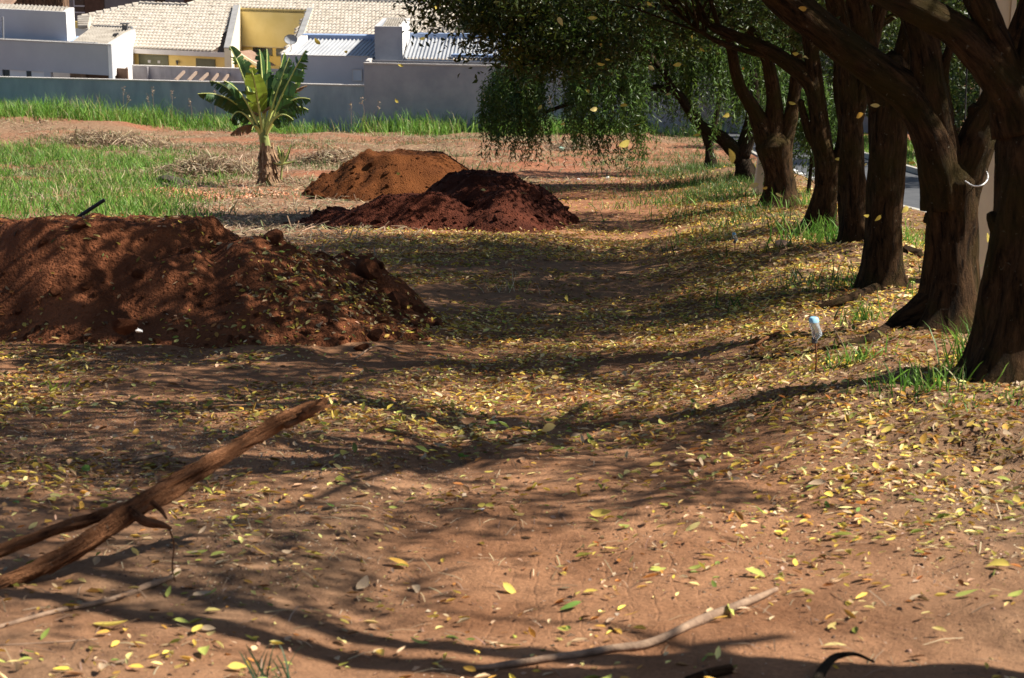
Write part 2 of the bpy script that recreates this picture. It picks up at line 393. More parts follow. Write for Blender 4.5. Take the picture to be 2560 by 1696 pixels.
def barkmat(name, c1, c2, moss):
    m, t, p, o = newmat(name); L = t.links.new
    tc = nd(t, "ShaderNodeTexCoord"); mp = nd(t, "ShaderNodeMapping"); mp.inputs["Scale"].default_value = (1, 1, .2); at = nd(t, "ShaderNodeVertexColor", layer_name="Col"); L(at.outputs[0], mp.inputs[0])
    def noise(sc, det, src, ro=.6):
        n = nd(t, "ShaderNodeTexNoise"); n.inputs["Scale"].default_value = sc; n.inputs["Detail"].default_value = det; n.inputs["Roughness"].default_value = ro; n.inputs["Distortion"].default_value = .4; L(src, n.inputs[0]); return n
    def ramp(src, a, b, k1, k2):
        r = nd(t, "ShaderNodeValToRGB"); r.color_ramp.elements[0].position = a; r.color_ramp.elements[1].position = b; r.color_ramp.elements[0].color = tri(k1); r.color_ramp.elements[1].color = tri(k2); L(src, r.inputs[0]); return r
    n = noise(24, 9, mp.outputs[0], .72); r = ramp(n.outputs[0], .38, .66, c1, c2)
    n2 = noise(2.1, 6, tc.outputs["Object"]); r2 = ramp(n2.outputs[0], .46, .62, (0, 0, 0), (.8, .8, .8))
    mx = nd(t, "ShaderNodeMix", data_type='RGBA'); L(r2.outputs[0], mx.inputs[0]); L(r.outputs[0], mx.inputs[6]); mx.inputs[7].default_value = tri(moss)
    n3 = noise(30, 3, tc.outputs["Object"]); r3 = ramp(n3.outputs[0], .67, .72, (0, 0, 0), (.55, .55, .55))
    mx2 = nd(t, "ShaderNodeMix", data_type='RGBA'); L(r3.outputs[0], mx2.inputs[0]); L(mx.outputs[2], mx2.inputs[6]); mx2.inputs[7].default_value = (.20, .18, .13, 1)
    L(mx2.outputs[2], p.inputs["Base Color"]); p.inputs["Roughness"].default_value = .95; p.inputs["Specular IOR Level"].default_value = .1
    n5 = noise(90, 6, tc.outputs["Object"])
    ad = nd(t, "ShaderNodeMath", operation='MULTIPLY_ADD'); L(n5.outputs[0], ad.inputs[0]); ad.inputs[1].default_value = .25; L(n.outputs[0], ad.inputs[2])
    b = nd(t, "ShaderNodeBump"); b.inputs["Strength"].default_value = 1.0; b.inputs["Distance"].default_value = .07
    L(ad.outputs[0], b.inputs["Height"]); L(b.outputs[0], p.inputs["Normal"])
    return m
M["bark"] = barkmat("bark", (.010, .006, .003), (.105, .057, .027), (.042, .032, .008))
M["bark_dark"] = barkmat("dark_bark", (.014, .010, .006), (.042, .028, .018), (.026, .026, .010))
M["wood_dead"] = barkmat("torn_wood", (.06, .024, .011), (.42, .19, .088), (.30, .13, .058))
M["crown"] = leafmat("tree_leaf", .46, .42, spec=.45)
M["litter"] = leafmat("dead_leaf", .22, .6)
M["grass"] = leafmat("grass_blade", .40, .5)
M["hay"] = leafmat("cut_grass", .15, .8)
M["concrete_pole"] = mat("weathered_pole_concrete", (.58, .51, .41), (.68, .61, .50), scale=3, bump=.15, stretch=(1, 1, .4))
M["twig"] = mat("dry_twig", (.16, .10, .065), (.30, .20, .13), scale=20, bump=.4)
M["render_blue"] = mat("painted_boundary_wall", (.19, .25, .30), (.32, .395, .455), scale=1.3, rough=.9, bump=.15, bscale=30, lo=.28, hi=.62, stretch=(1, 1, .35))
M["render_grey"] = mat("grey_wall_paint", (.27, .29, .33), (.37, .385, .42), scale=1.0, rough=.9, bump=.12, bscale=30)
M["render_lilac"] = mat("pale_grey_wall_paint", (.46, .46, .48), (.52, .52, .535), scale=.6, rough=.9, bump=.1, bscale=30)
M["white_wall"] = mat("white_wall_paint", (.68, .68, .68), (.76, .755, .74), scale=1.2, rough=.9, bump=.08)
M["coping"] = mat("coping_mortar", (.42, .40, .38), (.52, .49, .46), scale=3)
M["yellow"] = mat("yellow_wall_paint", (.74, .53, .17), (.80, .59, .21), scale=1, rough=.9, bump=.08)
M["cream"] = mat("cream_wall_paint", (.70, .62, .44), (.76, .68, .50), scale=1, rough=.9, bump=.08)
M["fascia"] = mat("pale_fascia_paint", (.56, .52, .48), (.63, .59, .55), scale=2)
M["tile"] = mat("pale_roof_tile", (.39, .335, .27), (.54, .485, .415), scale=2.5, rough=.85, bump=.3, bscale=20)
M["roof_coping"] = mat("grey_roof_coping", (.24, .235, .23), (.31, .305, .30), scale=3)
M["underlay"] = mat("roof_underlay", (.06, .04, .028), (.10, .07, .05), scale=4)
M["yellow_pale"] = mat("pale_yellow_paint", (.74, .58, .24), (.82, .66, .31), scale=1, rough=.9, bump=.08)  # paler yellow for the upper recess wall
M["fibre"] = mat("fibre_cement_sheet", (.17, .15, .125), (.29, .265, .23), scale=2, rough=.9, bump=.2)
M["metal_roof"] = mat("galvanised_sheet", (.37, .38, .395), (.46, .47, .485), scale=1.5, rough=.42, metal=.35, bump=.05)
M["flashing"] = mat("blue_flashing", (.20, .27, .42), (.26, .34, .50), scale=2, rough=.5, bump=.05)
M["dark_metal"] = mat("dark_metal", (.06, .062, .068), (.09, .092, .10), scale=5, rough=.6)
M["gutter"] = mat("grey_gutter", (.16, .165, .18), (.20, .205, .22), scale=3, rough=.6)
M["shutter"] = mat("olive_shutter", (.125, .12, .07), (.155, .15, .09), scale=4, rough=.7)
M["glass_dark"] = mat("dark_window_glass", (.03, .032, .036), None, rough=.12, bump=0, spec=.5)
M["old_render"] = mat("stained_render", (.36, .335, .34), (.60, .56, .555), scale=1.6, rough=.95, bump=.2, stretch=(1, 1, .35))
M["timber"] = mat("grey_timber", (.19, .135, .10), (.30, .22, .17), scale=8, bump=.4)
M["brown_wall"] = mat("brown_cladding", (.085, .05, .033), (.12, .072, .05), scale=4)
M["taupe_wall"] = mat("taupe_render", (.17, .165, .17), (.21, .205, .205), scale=1)
M["window_frame"] = mat("white_window_frame", (.55, .58, .62), None, bump=0, rough=.5)
M["thatch"] = mat("dry_thatch", (.06, .035, .02), (.22, .13, .08), scale=12, stretch=(1, 1, .15), bump=.8, bdist=.05)
M["terracotta"] = mat("terracotta_tile", (.20, .12, .08), (.30, .20, .15), scale=4)
M["white_plastic"] = mat("white_plastic", (.75, .75, .75), None, rough=.45, bump=0)
M["panel"] = mat("pale_blue_panel", (.48, .52, .56), (.54, .58, .62), scale=3, rough=.6)
M["black_pipe"] = mat("black_pipe", (.018, .018, .02), (.03, .03, .032), scale=20, rough=.6)
M["rust"] = mat("rusted_rod", (.12, .05, .025), (.20, .085, .04), scale=30)
M["stone"] = mat("pinkish_stone", (.36, .23, .17), (.50, .35, .27), scale=6, bump=.5)
M["paper"] = mat("crumpled_paper", (.68, .66, .64), (.80, .79, .78), scale=9, rough=.8)
M["green_plastic"] = mat("green_plastic", (.20, .42, .33), (.28, .52, .42), scale=9, rough=.35)
M["mulch"] = leafmat("wood_chip", .05, .8)
M["charcoal"] = mat("dark_ash_soil", (.03, .024, .02), (.09, .065, .05), scale=9, bump=.8, bdist=.03)
def glassmat():
    m, t, p, o = newmat("clear_plastic")
    p.inputs["Base Color"].default_value = (.86, .92, .96, 1); p.inputs["Roughness"].default_value = .12
    p.inputs["Transmission Weight"].default_value = .75; p.inputs["IOR"].default_value = 1.25
    return m
M["clear"] = glassmat()
M["bottle_blue"] = mat("blue_tinted_plastic", (.25, .50, .68), (.35, .60, .75), scale=9, rough=.25)
M["banana"] = leafmat("banana_leaf", .35, .38, spec=.5)
M["banana_stem"] = mat("banana_stem", (.16, .20, .05), (.36, .36, .14), scale=7, stretch=(1, 1, .15), rough=.6, bump=.3)
M["banana_dry"] = mat("dry_banana_sheath", (.11, .055, .028), (.40, .26, .15), scale=14, stretch=(1, 1, .3), bump=.6, bdist=.02)
M["banana_rib"] = mat("banana_midrib", (.45, .50, .14), (.55, .58, .22), scale=4, rough=.5, bump=0)

# ================================================================== THE SETTING
def axis(*segs):
    o = []
    for a, b, s in segs: o.extend(list(np.arange(a, b - 1e-6, s)))
    o.append(segs[-1][1]); return np.array(o)
xs = axis((-260, -60, 20), (-60, -26, 4), (-26, -8, .5), (-8, -4, .16), (-4, 4.6, .05), (4.6, 6.8, .2), (6.8, 8.2, .05), (8.2, 10.0, .3), (10.0, 11.6, .05), (11.6, 14, .4), (14, 40, 3), (40, 260, 20))
ys = axis((-40, -4, 3), (-4, 4, .5), (4, 12, .035), (12, 22, .06), (22, 46, .16), (46, 80, .4), (80, 110, 3), (110, 520, 25))
X, Y = np.meshgrid(xs, ys); nx, ny = len(xs), len(ys)
Z = gz(X.ravel(), Y.ravel())
V = np.stack([X.ravel(), Y.ravel(), Z], 1)
ii, jj = np.meshgrid(np.arange(nx - 1), np.arange(ny - 1)); a = (jj * nx + ii).ravel()
F = np.stack([a, a + 1, a + 1 + nx, a + nx], 1)
xv, yv = V[:, 0], V[:, 1]
patch = fbm(xv, yv, .33, 4, 201); patch2 = fbm(xv, yv, .8, 4, 211)
dry = sstep(33, 44, yv) * np.clip(.62 + 1.7 * patch, 0, 1) * (1 - .75 * sstep(-2.5, 0.5, xv) * (yv < 64)) + sstep(-1.2, -2.6, xv) * sstep(17, 22, yv) * (1 - sstep(36, 42, yv)) * np.clip(.6 + 1.6 * patch2, 0, 1)
red = np.clip(.5 + 1.5 * patch2, 0, 1) * sstep(28, 45, yv) + .25 * sstep(18, 30, yv)
dark_soil = sstep(xrow(yv) - 1.6, xrow(yv) - .5, xv) * (1 - sstep(46, 52, yv)) * np.clip(.8 + patch2, 0, 1) + .45 * sstep(13, 16, yv) * (1 - sstep(23, 28, yv)) * sstep(-1.5, 0, xv) + sstep(.1, -.7, xv + .25 * patch2) * (1 - sstep(8, 10, yv)) * np.clip(.35 + 1.2 * fbm(xv, yv, 1.1, 4, 221), 0, .8)  # humus on bank and left front, plus a darker stretch of mid-track
cols = np.clip(np.stack([dry, red, dark_soil], 1), 0, 1)
tag(obj("ground", V, F, M["ground"], cols=cols, smooth=True), kind="structure")

def strip(name, x0, x1, y0, y1, dz, m, n=60, parent=None):
    yy = np.linspace(y0, y1, n); V = []; F = []
    for y in yy:
        V += [(x0 + road_l(y), y, prof(y) + dz), (x1 + road_l(y), y, prof(y) + dz)]
    for i in range(n - 1): F.append((2 * i, 2 * i + 1, 2 * i + 3, 2 * i + 2))
    return obj(name, V, F, m, parent)
street = tag(strip("street", .08, 3.32, -40, 140, -.09, M["asphalt"], 120), kind="structure")
for k, (y0) in enumerate(np.arange(22, 62, 1.6)):
    strip("road_marking", .35, .47, y0, y0 + .8, -.085, M["paint"], 3, street)
def kerb(name, off, y0, y1):
    V = []; F = []; yy = np.linspace(y0, y1, 80)
    for y in yy:
        x = road_l(y) + off; z = prof(y)
        V += [(x, y, z - .3), (x + .14, y, z - .3), (x + .14, y, z + .045), (x + .02, y, z + .045)]
    for i in range(len(yy) - 1):
        b = 4 * i
        for k in range(4): F.append((b + k, b + (k + 1) % 4, b + 4 + (k + 1) % 4, b + 4 + k))
    return tag(obj(name, V, F, M["kerb"]), kind="structure")
kerb("kerb", -.06, -20, 120); kerb("kerb", 3.32, -20, 120)

# ================================================================== BUILDINGS BEYOND THE LOT
def zg(x, y): return float(gz(np.array([x]), np.array([y]), False)[0])
# --- low boundary wall and the taller house wall on the lot line
zlow = PY(908, 213, 76)[2]; ztall = PY(915, 157, 76)[2]
wl = PZ(0, 192, zlow); wr = PY(911, 213, 76)
dirw = (wr - wl)[:2] / np.linalg.norm((wr - wl)[:2]); wl2 = wl[:2] - dirw * 14
r = empty("boundary_wall", (wl[0], wl[1], zg(wl[0], wl[1])))
MB().slab(wl2, wr[:2], .16, -9.5, zlow - .05).make("wall", M["render_blue"], r)
nb = np.array([-dirw[1], dirw[0]])
MB().slab(wl2 - nb * .03, wr[:2] - nb * .03, .22, zlow - .048, zlow).make("coping", M["coping"], r)
tag(r, "low blue-grey rendered boundary wall behind the banana plant", "wall")
wt0 = wr[:2] - nb * .02; wt1 = wr[:2] + dirw * 13.5 - nb * .02
r = empty("house_wall", (wt0[0], wt0[1], zg(wt0[0], wt0[1])))
MB().slab(wt0, wt1, .18, -9.5, ztall - .06).make("wall", M["render_grey"], r)
MB().slab(wt0 - nb * .03, wt1 - nb * .03, .25, ztall - .058, ztall).make("coping", M["coping"], r)
# stepped parapet return at its left end
p0 = PY(914, 154, 76.3); p1 = PZ(947, 122, p0[2] + .02)
MB().slab(p0[:2], p1[:2], -.16, zlow, p0[2] + .03).make("parapet_return", M["coping"], r)
MB().slab(wt0 + nb * .10 - dirw * -.3, wt1 + nb * .1, .10, ztall + .02, ztall + .10).make("gutter", M["gutter"], r)
tag(r, "tall grey rendered wall right of the white wall panel", "wall")

def corr(A, B, Cc, Dd, n, amp, m, name, parent, trap=False, thick=0.0):
    """corrugated sheet over the quad A (front left) B (front right) C (back right) D (back left)"""
    A, B, Cc, Dd = [np.array(q, float) for q in (A, B, Cc, Dd)]
    k = 6; V = []; F = []; N = n * k
    nrm = np.cross(B - A, Dd - A); nrm /= np.linalg.norm(nrm)
    for i in range(N + 1):
        t = i / N; ph = (i % k) / k
        if trap: h = [0, 0, 0, 1, 1, 0][i % k] * amp
        else: h = .5 * (1 - math.cos(ph * 2 * math.pi)) * amp
        V += [A + (B - A) * t + nrm * h, Dd + (Cc - Dd) * t + nrm * h]
    for i in range(N): F.append((2 * i, 2 * i + 2, 2 * i + 3, 2 * i + 1))
    return obj(name, V, F, m, parent)
def shell(r, pts, z0, z1, th, m, mtop, name="wall", drop=.35):
    """walls round a plan polygon with a parapet: outer face, top ring, inner face"""
    P = [np.array(p[:2], float) for p in pts]; c = sum(P) / len(P); n = len(P)
    I = []
    for i in range(n):
        a, b, d = P[i - 1], P[i], P[(i + 1) % n]
        t1 = (b - a) / np.linalg.norm(b - a); t2 = (d - b) / np.linalg.norm(d - b)
        n1 = np.array([-t1[1], t1[0]]); n2 = np.array([-t2[1], t2[0]]); bis = n1 + n2; bis /= np.linalg.norm(bis)
        I.append(b + bis * th / max(.3, bis.dot(n1)))
    mb = MB(); tb = MB()
    for i in range(n):
        a, b = P[i], P[(i + 1) % n]; ai, bi = I[i], I[(i + 1) % n]
        q = lambda p, z: (p[0], p[1], z)
        mb.quad(q(a, z0), q(b, z0), q(b, z1), q(a, z1))
        mb.quad(q(bi, z1 - drop), q(ai, z1 - drop), q(ai, z1), q(bi, z1))
        tb.quad(q(a, z1), q(b, z1), q(bi, z1), q(ai, z1))
    w = mb.make(name, m, r); tb.make("parapet_coping", mtop, r)
    return I
# --- house A: white and grey house at the left
r = empty("house", (-19, 82, -8.0))
zA = PY(278, 111, 80)[2]
a1 = PY(278, 111, 80); a0 = PZ(0, 98, zA); a2 = PZ(338, 74, zA)
fd = (a0 - a1)[:2]; a0x = a0[:2] + fd / np.linalg.norm(fd) * 7; a3 = a2[:2] + (a0x - a1[:2])
# front wall with window band, side wall with porch opening
MA = M["render_lilac"]
fl = lambda t: a1[:2] + (a0x - a1[:2]) * t           # along the front, 0 at the right corner
Lf = np.linalg.norm(a0x - a1[:2])
ufr = lambda u: np.interp(u, [0, 278], [np.linalg.norm(a0[:2] - a1[:2]), 0]) / Lf
zwin = PY(200, 183, 81.3)[2]
wallmb = MB()
wallmb.slab(fl(1), fl(0), .15, zwin, zA - .06)
op = [(268, 125), (60, 17)]
segs = [(0.0, ufr(268)), (ufr(125), ufr(108)), (ufr(-10), 1.0)]
for s0, s1 in segs: wallmb.slab(fl(s1), fl(s0), .15, -9.0, zwin - .002)
wallmb.slab(fl(ufr(-10)), fl(ufr(108)), .15, -9.0, zwin - .9)
wallmb.slab(fl(ufr(125)), fl(ufr(268)), .15, -9.0, zwin - 2.2)
wallmb.make("front_wall", MA, r)
# windows in the band
ninw = np.array([fd[1], -fd[0]]); ninw = ninw / np.linalg.norm(ninw)
ninw = ninw if ninw[1] > 0 else -ninw
for (u0, u1, m) in ((-10, 17, "glass_dark"), (17, 60, "white_wall"), (60, 73, "glass_dark"), (73, 108, "white_wall")):
    MB().slab(fl(ufr(u0)) + ninw * .07, fl(ufr(u1)) + ninw * .07, .04, zwin - .9, zwin - .003).make("window_panel", M[m], r)
MB().slab(fl(ufr(125)) + ninw * 1.2, fl(ufr(268)) + ninw * 1.2, .08, -9, zwin + .2).make("inner_wall", M["brown_wall"], r)
MB().slab(fl(ufr(129)) + ninw * 1.1, fl(ufr(168)) + ninw * 1.1, .05, -9, zwin).make("door", M["timber"], r)
# right side wall with a porch opening near the front
sd = (a2 - a1)[:2]
so_ = lambda t: a1[:2] + sd * t
# opening from t=0.06 to 0.55
zop = PY(318, 168, 85.2)[2]
smb = MB(); smb.slab(so_(0), so_(1), .15, zop, zA - .06); smb.slab(so_(0), so_(.045), .15, -9, zop - .002); smb.slab(so_(.60), so_(1), .15, -9, zop - .002)
smb.make("side_wall", M["white_wall"], r)  # whiter than the grey front: its sunlight is put into the wall colour
smb = MB(); smb.slab(so_(1), a3, .15, -9, zA - .06); smb.slab(a3, a0x, .15, -9, zA - .06); smb.make("rear_wall", M["white_wall"], r)
cp = MB()
cp.slab(fl(1) - ninw * .02, fl(0) - ninw * .02, .2, zA - .058, zA); 
sn = np.array([sd[1], -sd[0]]) / np.linalg.norm(sd)
cp.slab(so_(0.005) + sn * .02, so_(1) + sn * .02, .24, zA - .056, zA + .003); cp.make("parapet_coping", M["coping"], r)
# roof sheets behind the parapet
q = lambda p, z: np.array([p[0], p[1], z])
bfl = lambda t, s: fl(t) + sd * s
tA = ufr(165)
corr(q(bfl(tA, .06), zA - .22), q(bfl(.015, .06), zA - .22), q(bfl(.015, .97), zA + .02), q(bfl(tA, .97), zA + .02), 15, .09, M["fibre"], "roof_sheet", r)
corr(q(bfl(1, .05), zA - .20), q(bfl(tA, .05), zA - .20), q(bfl(tA, .5), zA - .12), q(bfl(1, .5), zA - .12), 34, .05, M["flashing"], "roof_sheet", r, True)
MB().slab(bfl(tA, .975), bfl(.015, .975), .12, zA - .3, zA + .14).make("roof_upstand", M["gutter"], r)
MB().slab(fl(1) + ninw * .2, fl(ufr(233)) + ninw * .2, .12, zA - .08, zA + .02).make("gutter", M["gutter"], r)
# vent pipe
vp = PY(313, 84, 88); vt = MB()
vt.box(vp[0] - .12, vp[0] + .12, vp[1] - .1, vp[1] + .1, vp[2] - .3, vp[2] + .38).box(vp[0] - .2, vp[0] + .2, vp[1] - .17, vp[1] + .17, vp[2] + .42, vp[2] + .47)
for sx in (-.1, .08): vt.box(vp[0] + sx, vp[0] + sx + .03, vp[1] - .08, vp[1] + .08, vp[2] + .37, vp[2] + .425)
vt.make("roof_vent", M["dark_metal"], r)
for u, v in ((284, 91), (290, 90)):
    c = PY(u, v, 85); Vv, Ff = sweep([c + [0, 0, -.2], c + [.0, 0, .05], c + [.12, 0, .1]], [.05, .05, .05], 7, 3, 0); obj("pipe_elbow", Vv, Ff, M["dark_metal"], r)
# tank box on the roof
zB = PY(164, 30, 82.5)[2]; b1 = PY(164, 30, 82.5); b0 = PZ(0, 22, zB); b2 = PZ(184, 19, zB)
bd = (b0 - b1)[:2]; b0x = b0[:2] + bd / np.linalg.norm(bd) * 4; b3 = b2[:2] + (b0x - b1[:2])
I = shell(r, [b0x, b1[:2], b2[:2], b3], zA - .6, zB, .2, MA, M["coping"], "tank_box_wall", .4)
# thin white skin proud of the box: sunlight painted onto its lit side
MB().slab(b1[:2] + np.array([.004, 0]), b2[:2] + np.array([.004, 0]), -.012, zA - .5, zB - .02).make("tank_box_lit_skin", M["white_wall"], r)
corr(q(I[0], zB - .30), q(I[1], zB - .30), q(I[2], zB - .02), q(I[3], zB - .02), 30, .09, M["fibre"], "tank_box_roof", r)
pp = PY(7, 60, 83.9)
Vv, Ff = sweep([PY(8, 97, 83.6), PY(7, 42, 83.6)], [.045, .045], 8, 2, 0); obj("drain_pipe", Vv, Ff, M["gutter"], r)
tag(r, "white and grey house with flat parapets and a tank box, left end of the row", "house")

# --- house B: yellow house with pale tiled roof
r = empty("house", (-13, 90, -8.2))
e0 = PY(343, 121, 88); zE = e0[2]; e1 = PZ(575, 131, zE)
ed = (e1 - e0); ed[2] = 0; ed /= np.linalg.norm(ed); back = np.array([-ed[1], ed[0], 0])
RISE = .30
def on_roof(u, v):            # photo point on the front roof plane
    nrm = np.cross(ed, back + np.array([0, 0, RISE])); d = ray(u, v); o = np.array([0, 0, CAM_H])
    k = nrm.dot(e0 - o) / nrm.dot(d); p = o + d * k
    rel = p - e0; return np.array([rel.dot(ed), rel.dot(back)])
def rp(s, t, h=0.0): return e0 + ed * s + back * t + np.array([0, 0, RISE * t + h])
outline = [on_roof(u, v) for u, v in ((205, 112), (205, 44), (350, 11), (468, 15), (506, 1), (1100, 9), (1420, 13))]
sEnd = outline[-1][0]; outline[0][1] = 0.0
tR = outline[5][1]; outline[4][1] = tR; outline[6][1] = tR
poly = outline + [np.array([sEnd, 0.0])]
c_tl, c_tr, c_bl, c_br = on_roof(592, 21), on_roof(770, 26), on_roof(571, 128), on_roof(740, 130)
hole = [c_bl + np.array([0, -1.5]), c_tl, np.array([c_tr[0], c_tl[1]]), np.array([c_br[0], -1.5])]
def inside(P, poly):
    c = False; n = len(poly); x, y = P
    for i in range(n):
        (x0, y0), (x1, y1) = poly[i], poly[(i + 1) % n]
        if (y0 > y) != (y1 > y) and x < (x1 - x0) * (y - y0) / (y1 - y0) + x0: c = not c
    return c
# underlay deck, cut at the recess
hs0, hs1, ht = hole[0][0] - .0, hole[3][0], c_tl[1]
def deck(pts, name="roof_deck"):
    mb = MB(); top = [rp(s, t, -.03) for s, t in pts]; bot = [rp(s, t, -.15) for s, t in pts]; n = len(pts)
    mb.add(top + bot, [tuple(range(n)), tuple(range(2 * n - 1, n - 1, -1))] + [(i, n + i, n + (i + 1) % n, (i + 1) % n) for i in range(n)])
    return mb.make(name, M["underlay"], r)
deck([outline[0], (c_bl[0], 0), c_tl, (c_tl[0], outline[3][1]), tuple(outline[2]), tuple(outline[1])])
deck([(c_tl[0], ht), (sEnd, ht), (sEnd, tR), (outline[4][0], tR), (c_tl[0], outline[3][1])])
deck([(c_br[0], 0), (sEnd, 0), (sEnd, ht), (c_tr[0], ht)])
TW, TL = .21, .36
kx = 4; tv = []
for e, (y, rr, lift) in enumerate(((0, .34, .02), (1, .30, .0))):
    for k in range(kx + 1):
        a_ = math.pi * k / kx; tv.append((math.cos(a_) * rr, y, math.sin(a_) * rr * 1.15 + lift))
tv.append((0, 0, .0)); tv = np.array(tv)
tf = []
for k in range(kx): tf += [[k, k + kx + 1, k + 1], [k + 1, k + kx + 1, k + kx + 2], [k, k + 1, 2 * kx + 2]]
tf = np.array(tf)
cells = []
s_ = outline[0][0]
smin = min(outline[0][0], outline[1][0])
for i in range(int((sEnd - smin) / TW)):
    for j in range(int(tR / TL) + 1):
        s = smin + (i + .5) * TW; t = (j) * TL
        if inside((s, t + .2), poly) and not inside((s, t + .15), hole): cells.append((s, t, j))
cells.sort(key=lambda c: (c[2], c[0]))
near = [c for c in cells if on_roof is not None and -5.4 < c[0] < 14][:300]
rest = [c for c in cells if c not in set(near)]
upv = back + np.array([0, 0, RISE]); upv /= np.linalg.norm(upv); nrmv = np.cross(ed, upv)
Rm = np.stack([ed, upv, nrmv], 1)
tv_s = tv * np.array([TW, TL * 1.12, TW])
tmesh = mesh("roof_tile", tv_s, tf, M["tile"])
root = r; inv = parent_matrix(root).inverted()
for (s, t, j) in near:
    o = bpy.data.objects.new("roof_tile", tmesh); p = rp(s, t, .0)
    Mw = Matrix(((Rm[0][0], Rm[0][1], Rm[0][2], p[0]), (Rm[1][0], Rm[1][1], Rm[1][2], p[1]), (Rm[2][0], Rm[2][1], Rm[2][2], p[2]), (0, 0, 0, 1)))
    o.matrix_basis = inv @ Mw @ Matrix.Rotation(random.gauss(0, .015), 4, 'Z'); link(o, root)
pos = np.array([rp(s, t, random.gauss(0, .006)) for s, t, j in rest]); N = len(rest)
Vt, Ft = inst(tv, tf, pos, np.repeat(nrmv[None], N, 0), np.repeat(ed[None], N, 0) + RNG.normal(0, .01, (N, 3)), np.repeat(np.array([[TW, TL * 1.12, TW]]), N, 0))
tag(obj("roof_tiles", Vt, Ft, M["tile"], r), kind="stuff")
# ridge and hip caps
def caps(a, b, name="ridge_cap"):
    a, b = np.array(a), np.array(b); L = np.linalg.norm(b - a); n = max(1, int(L / .36))
    for i in range(n):
        p = a + (b - a) * i / n; p2 = a + (b - a) * (i + 1.12) / n
        Vv, Ff = sweep([p + [0, 0, .03], p2 + [0, 0, .0]], [.13, .105], 8, 1, 0); obj(name, Vv, Ff, M["tile"], r)
caps(rp(*outline[1]), rp(*outline[2])); caps(rp(*outline[2]), rp(*outline[3])); caps(rp(*outline[3]), rp(*outline[4])); caps(rp(*outline[4]), rp(*outline[6]))
# back slope and left hip, so the roof is a solid
pk = [rp(*outline[2]), rp(*outline[3]), rp(*outline[4]), rp(*outline[6])]
bz = MB()
for p_, q_ in zip(pk[:-1], pk[1:]): bz.quad(p_ + [0, 0, -.03], q_ + [0, 0, -.03], q_ + back * 6 + [0, 0, -2.6], p_ + back * 6 + [0, 0, -2.6])
hl = rp(*outline[0]); h1 = rp(*outline[1]); bz.quad(hl + [0, 0, -.03], h1 + [0, 0, -.03], h1 - ed * 1.2 + [0, 0, -1.6], hl - ed * .5 + [0, 0, -1.2])
bz.quad(h1 + [0, 0, -.03], pk[0] + [0, 0, -.03], pk[0] + back * 4 - ed * 1 + [0, 0, -3.2], h1 - ed * 1.2 + [0, 0, -1.6]); bz.make("roof_rear", M["tile"], r)
# side gable roof stub at the far left with its yellow wall
gp = PY(207, 70, 90); g2 = PY(228, 38, 91)
Vv, Ff = sweep([PY(213, 62, 90.4), PY(214, 40, 91), PY(232, 38, 91.5)], [.12, .12, .12], 7, 3, 0)
MB().slab(PY(184, 50, 91.5)[:2], PY(218, 50, 91.5)[:2], .2, -8, PY(200, 54, 91.5)[2]).make("gable_wall", M["yellow"], r)
for k in range(5):
    a_ = PY(197 - k * .2, 66 - k * 5.2, 90.5 + k * .2); b_ = PY(222 + k * 1.2, 66 - k * 5.6, 90.3 + k * .2)
    Vv, Ff = sweep([a_, b_], [.12, .12], 7, 1, 0); obj("hip_tile", Vv, Ff, M["tile"], r)
# fascia, walls, windows
zF = PY(400, 134, 88)[2]
fa0 = rp(outline[0][0], 0)[:2]; fa1 = rp(c_bl[0], 0)[:2]
MB().slab(fa0 - back[:2] * .02, fa1 - back[:2] * .02, .12, zF, zE - .02).make("fascia", M["fascia"], r)
wb = back[:2] * .25
MB().slab(fa0 + wb, fa1 + wb, .15, -8.6, zF + .1).make("wall", M["yellow"], r)
def on_front(u, off=.25):
    # plan point on the wall line at photo column u (row about 150)
    d = ray(u, 150); P0 = e0[:2] + back[:2] * off; n = back[:2]; k = n.dot(P0) / n.dot(d[:2]); return d[:2] * k
for (u0, u1, v0, v1) in ((349, 418, 138, 163), (492, 535, 142, 167)):
    A_, B_ = on_front(u0, .22), on_front(u1, .22); zt = PY((u0 + u1) / 2, v0, 88.4)[2]; zb = zt - 1.1
    wn = MB().slab(A_, B_, .06, zb, zt).make("window", M["shutter"], r)
    fr = MB(); t_ = (B_ - A_) / np.linalg.norm(B_ - A_) * .05; off = -back[:2] * .012
    fr.slab(A_ + off - t_, A_ + off, .07, zb, zt + .05); fr.slab(B_ + off, B_ + off + t_, .07, zb, zt + .05); fr.slab(A_ + off, B_ + off, .07, zt + .002, zt + .05); fr.make("frame", M["shutter"], wn)
    n = 9
    for k in range(n):
        z_ = zb + (zt - zb) * (k + .1) / n
        MB().slab(A_ + off * .8 + t_, B_ + off * .8 - t_, .012, z_, z_ + .06).make("slat", M["shutter"], wn)
    if u0 < 400:
        for u in (373, 397):
            c = on_front(u, .19); MB().box(c[0] - .06, c[0] + .06, c[1] - .01, c[1] + .03, zt - .32, zt - .2).make("vent_rosette", M["fascia"], wn)
c = on_front(443, .2); zl = PY(443, 146, 88.4)[2]
MB().box(c[0] - .05, c[0] + .05, c[1] - .1, c[1], zl - .12, zl).box(c[0] - .03, c[0] + .03, c[1] - .07, c[1], zl - .2, zl - .12).make("wall_lamp", M["dark_metal"], r)
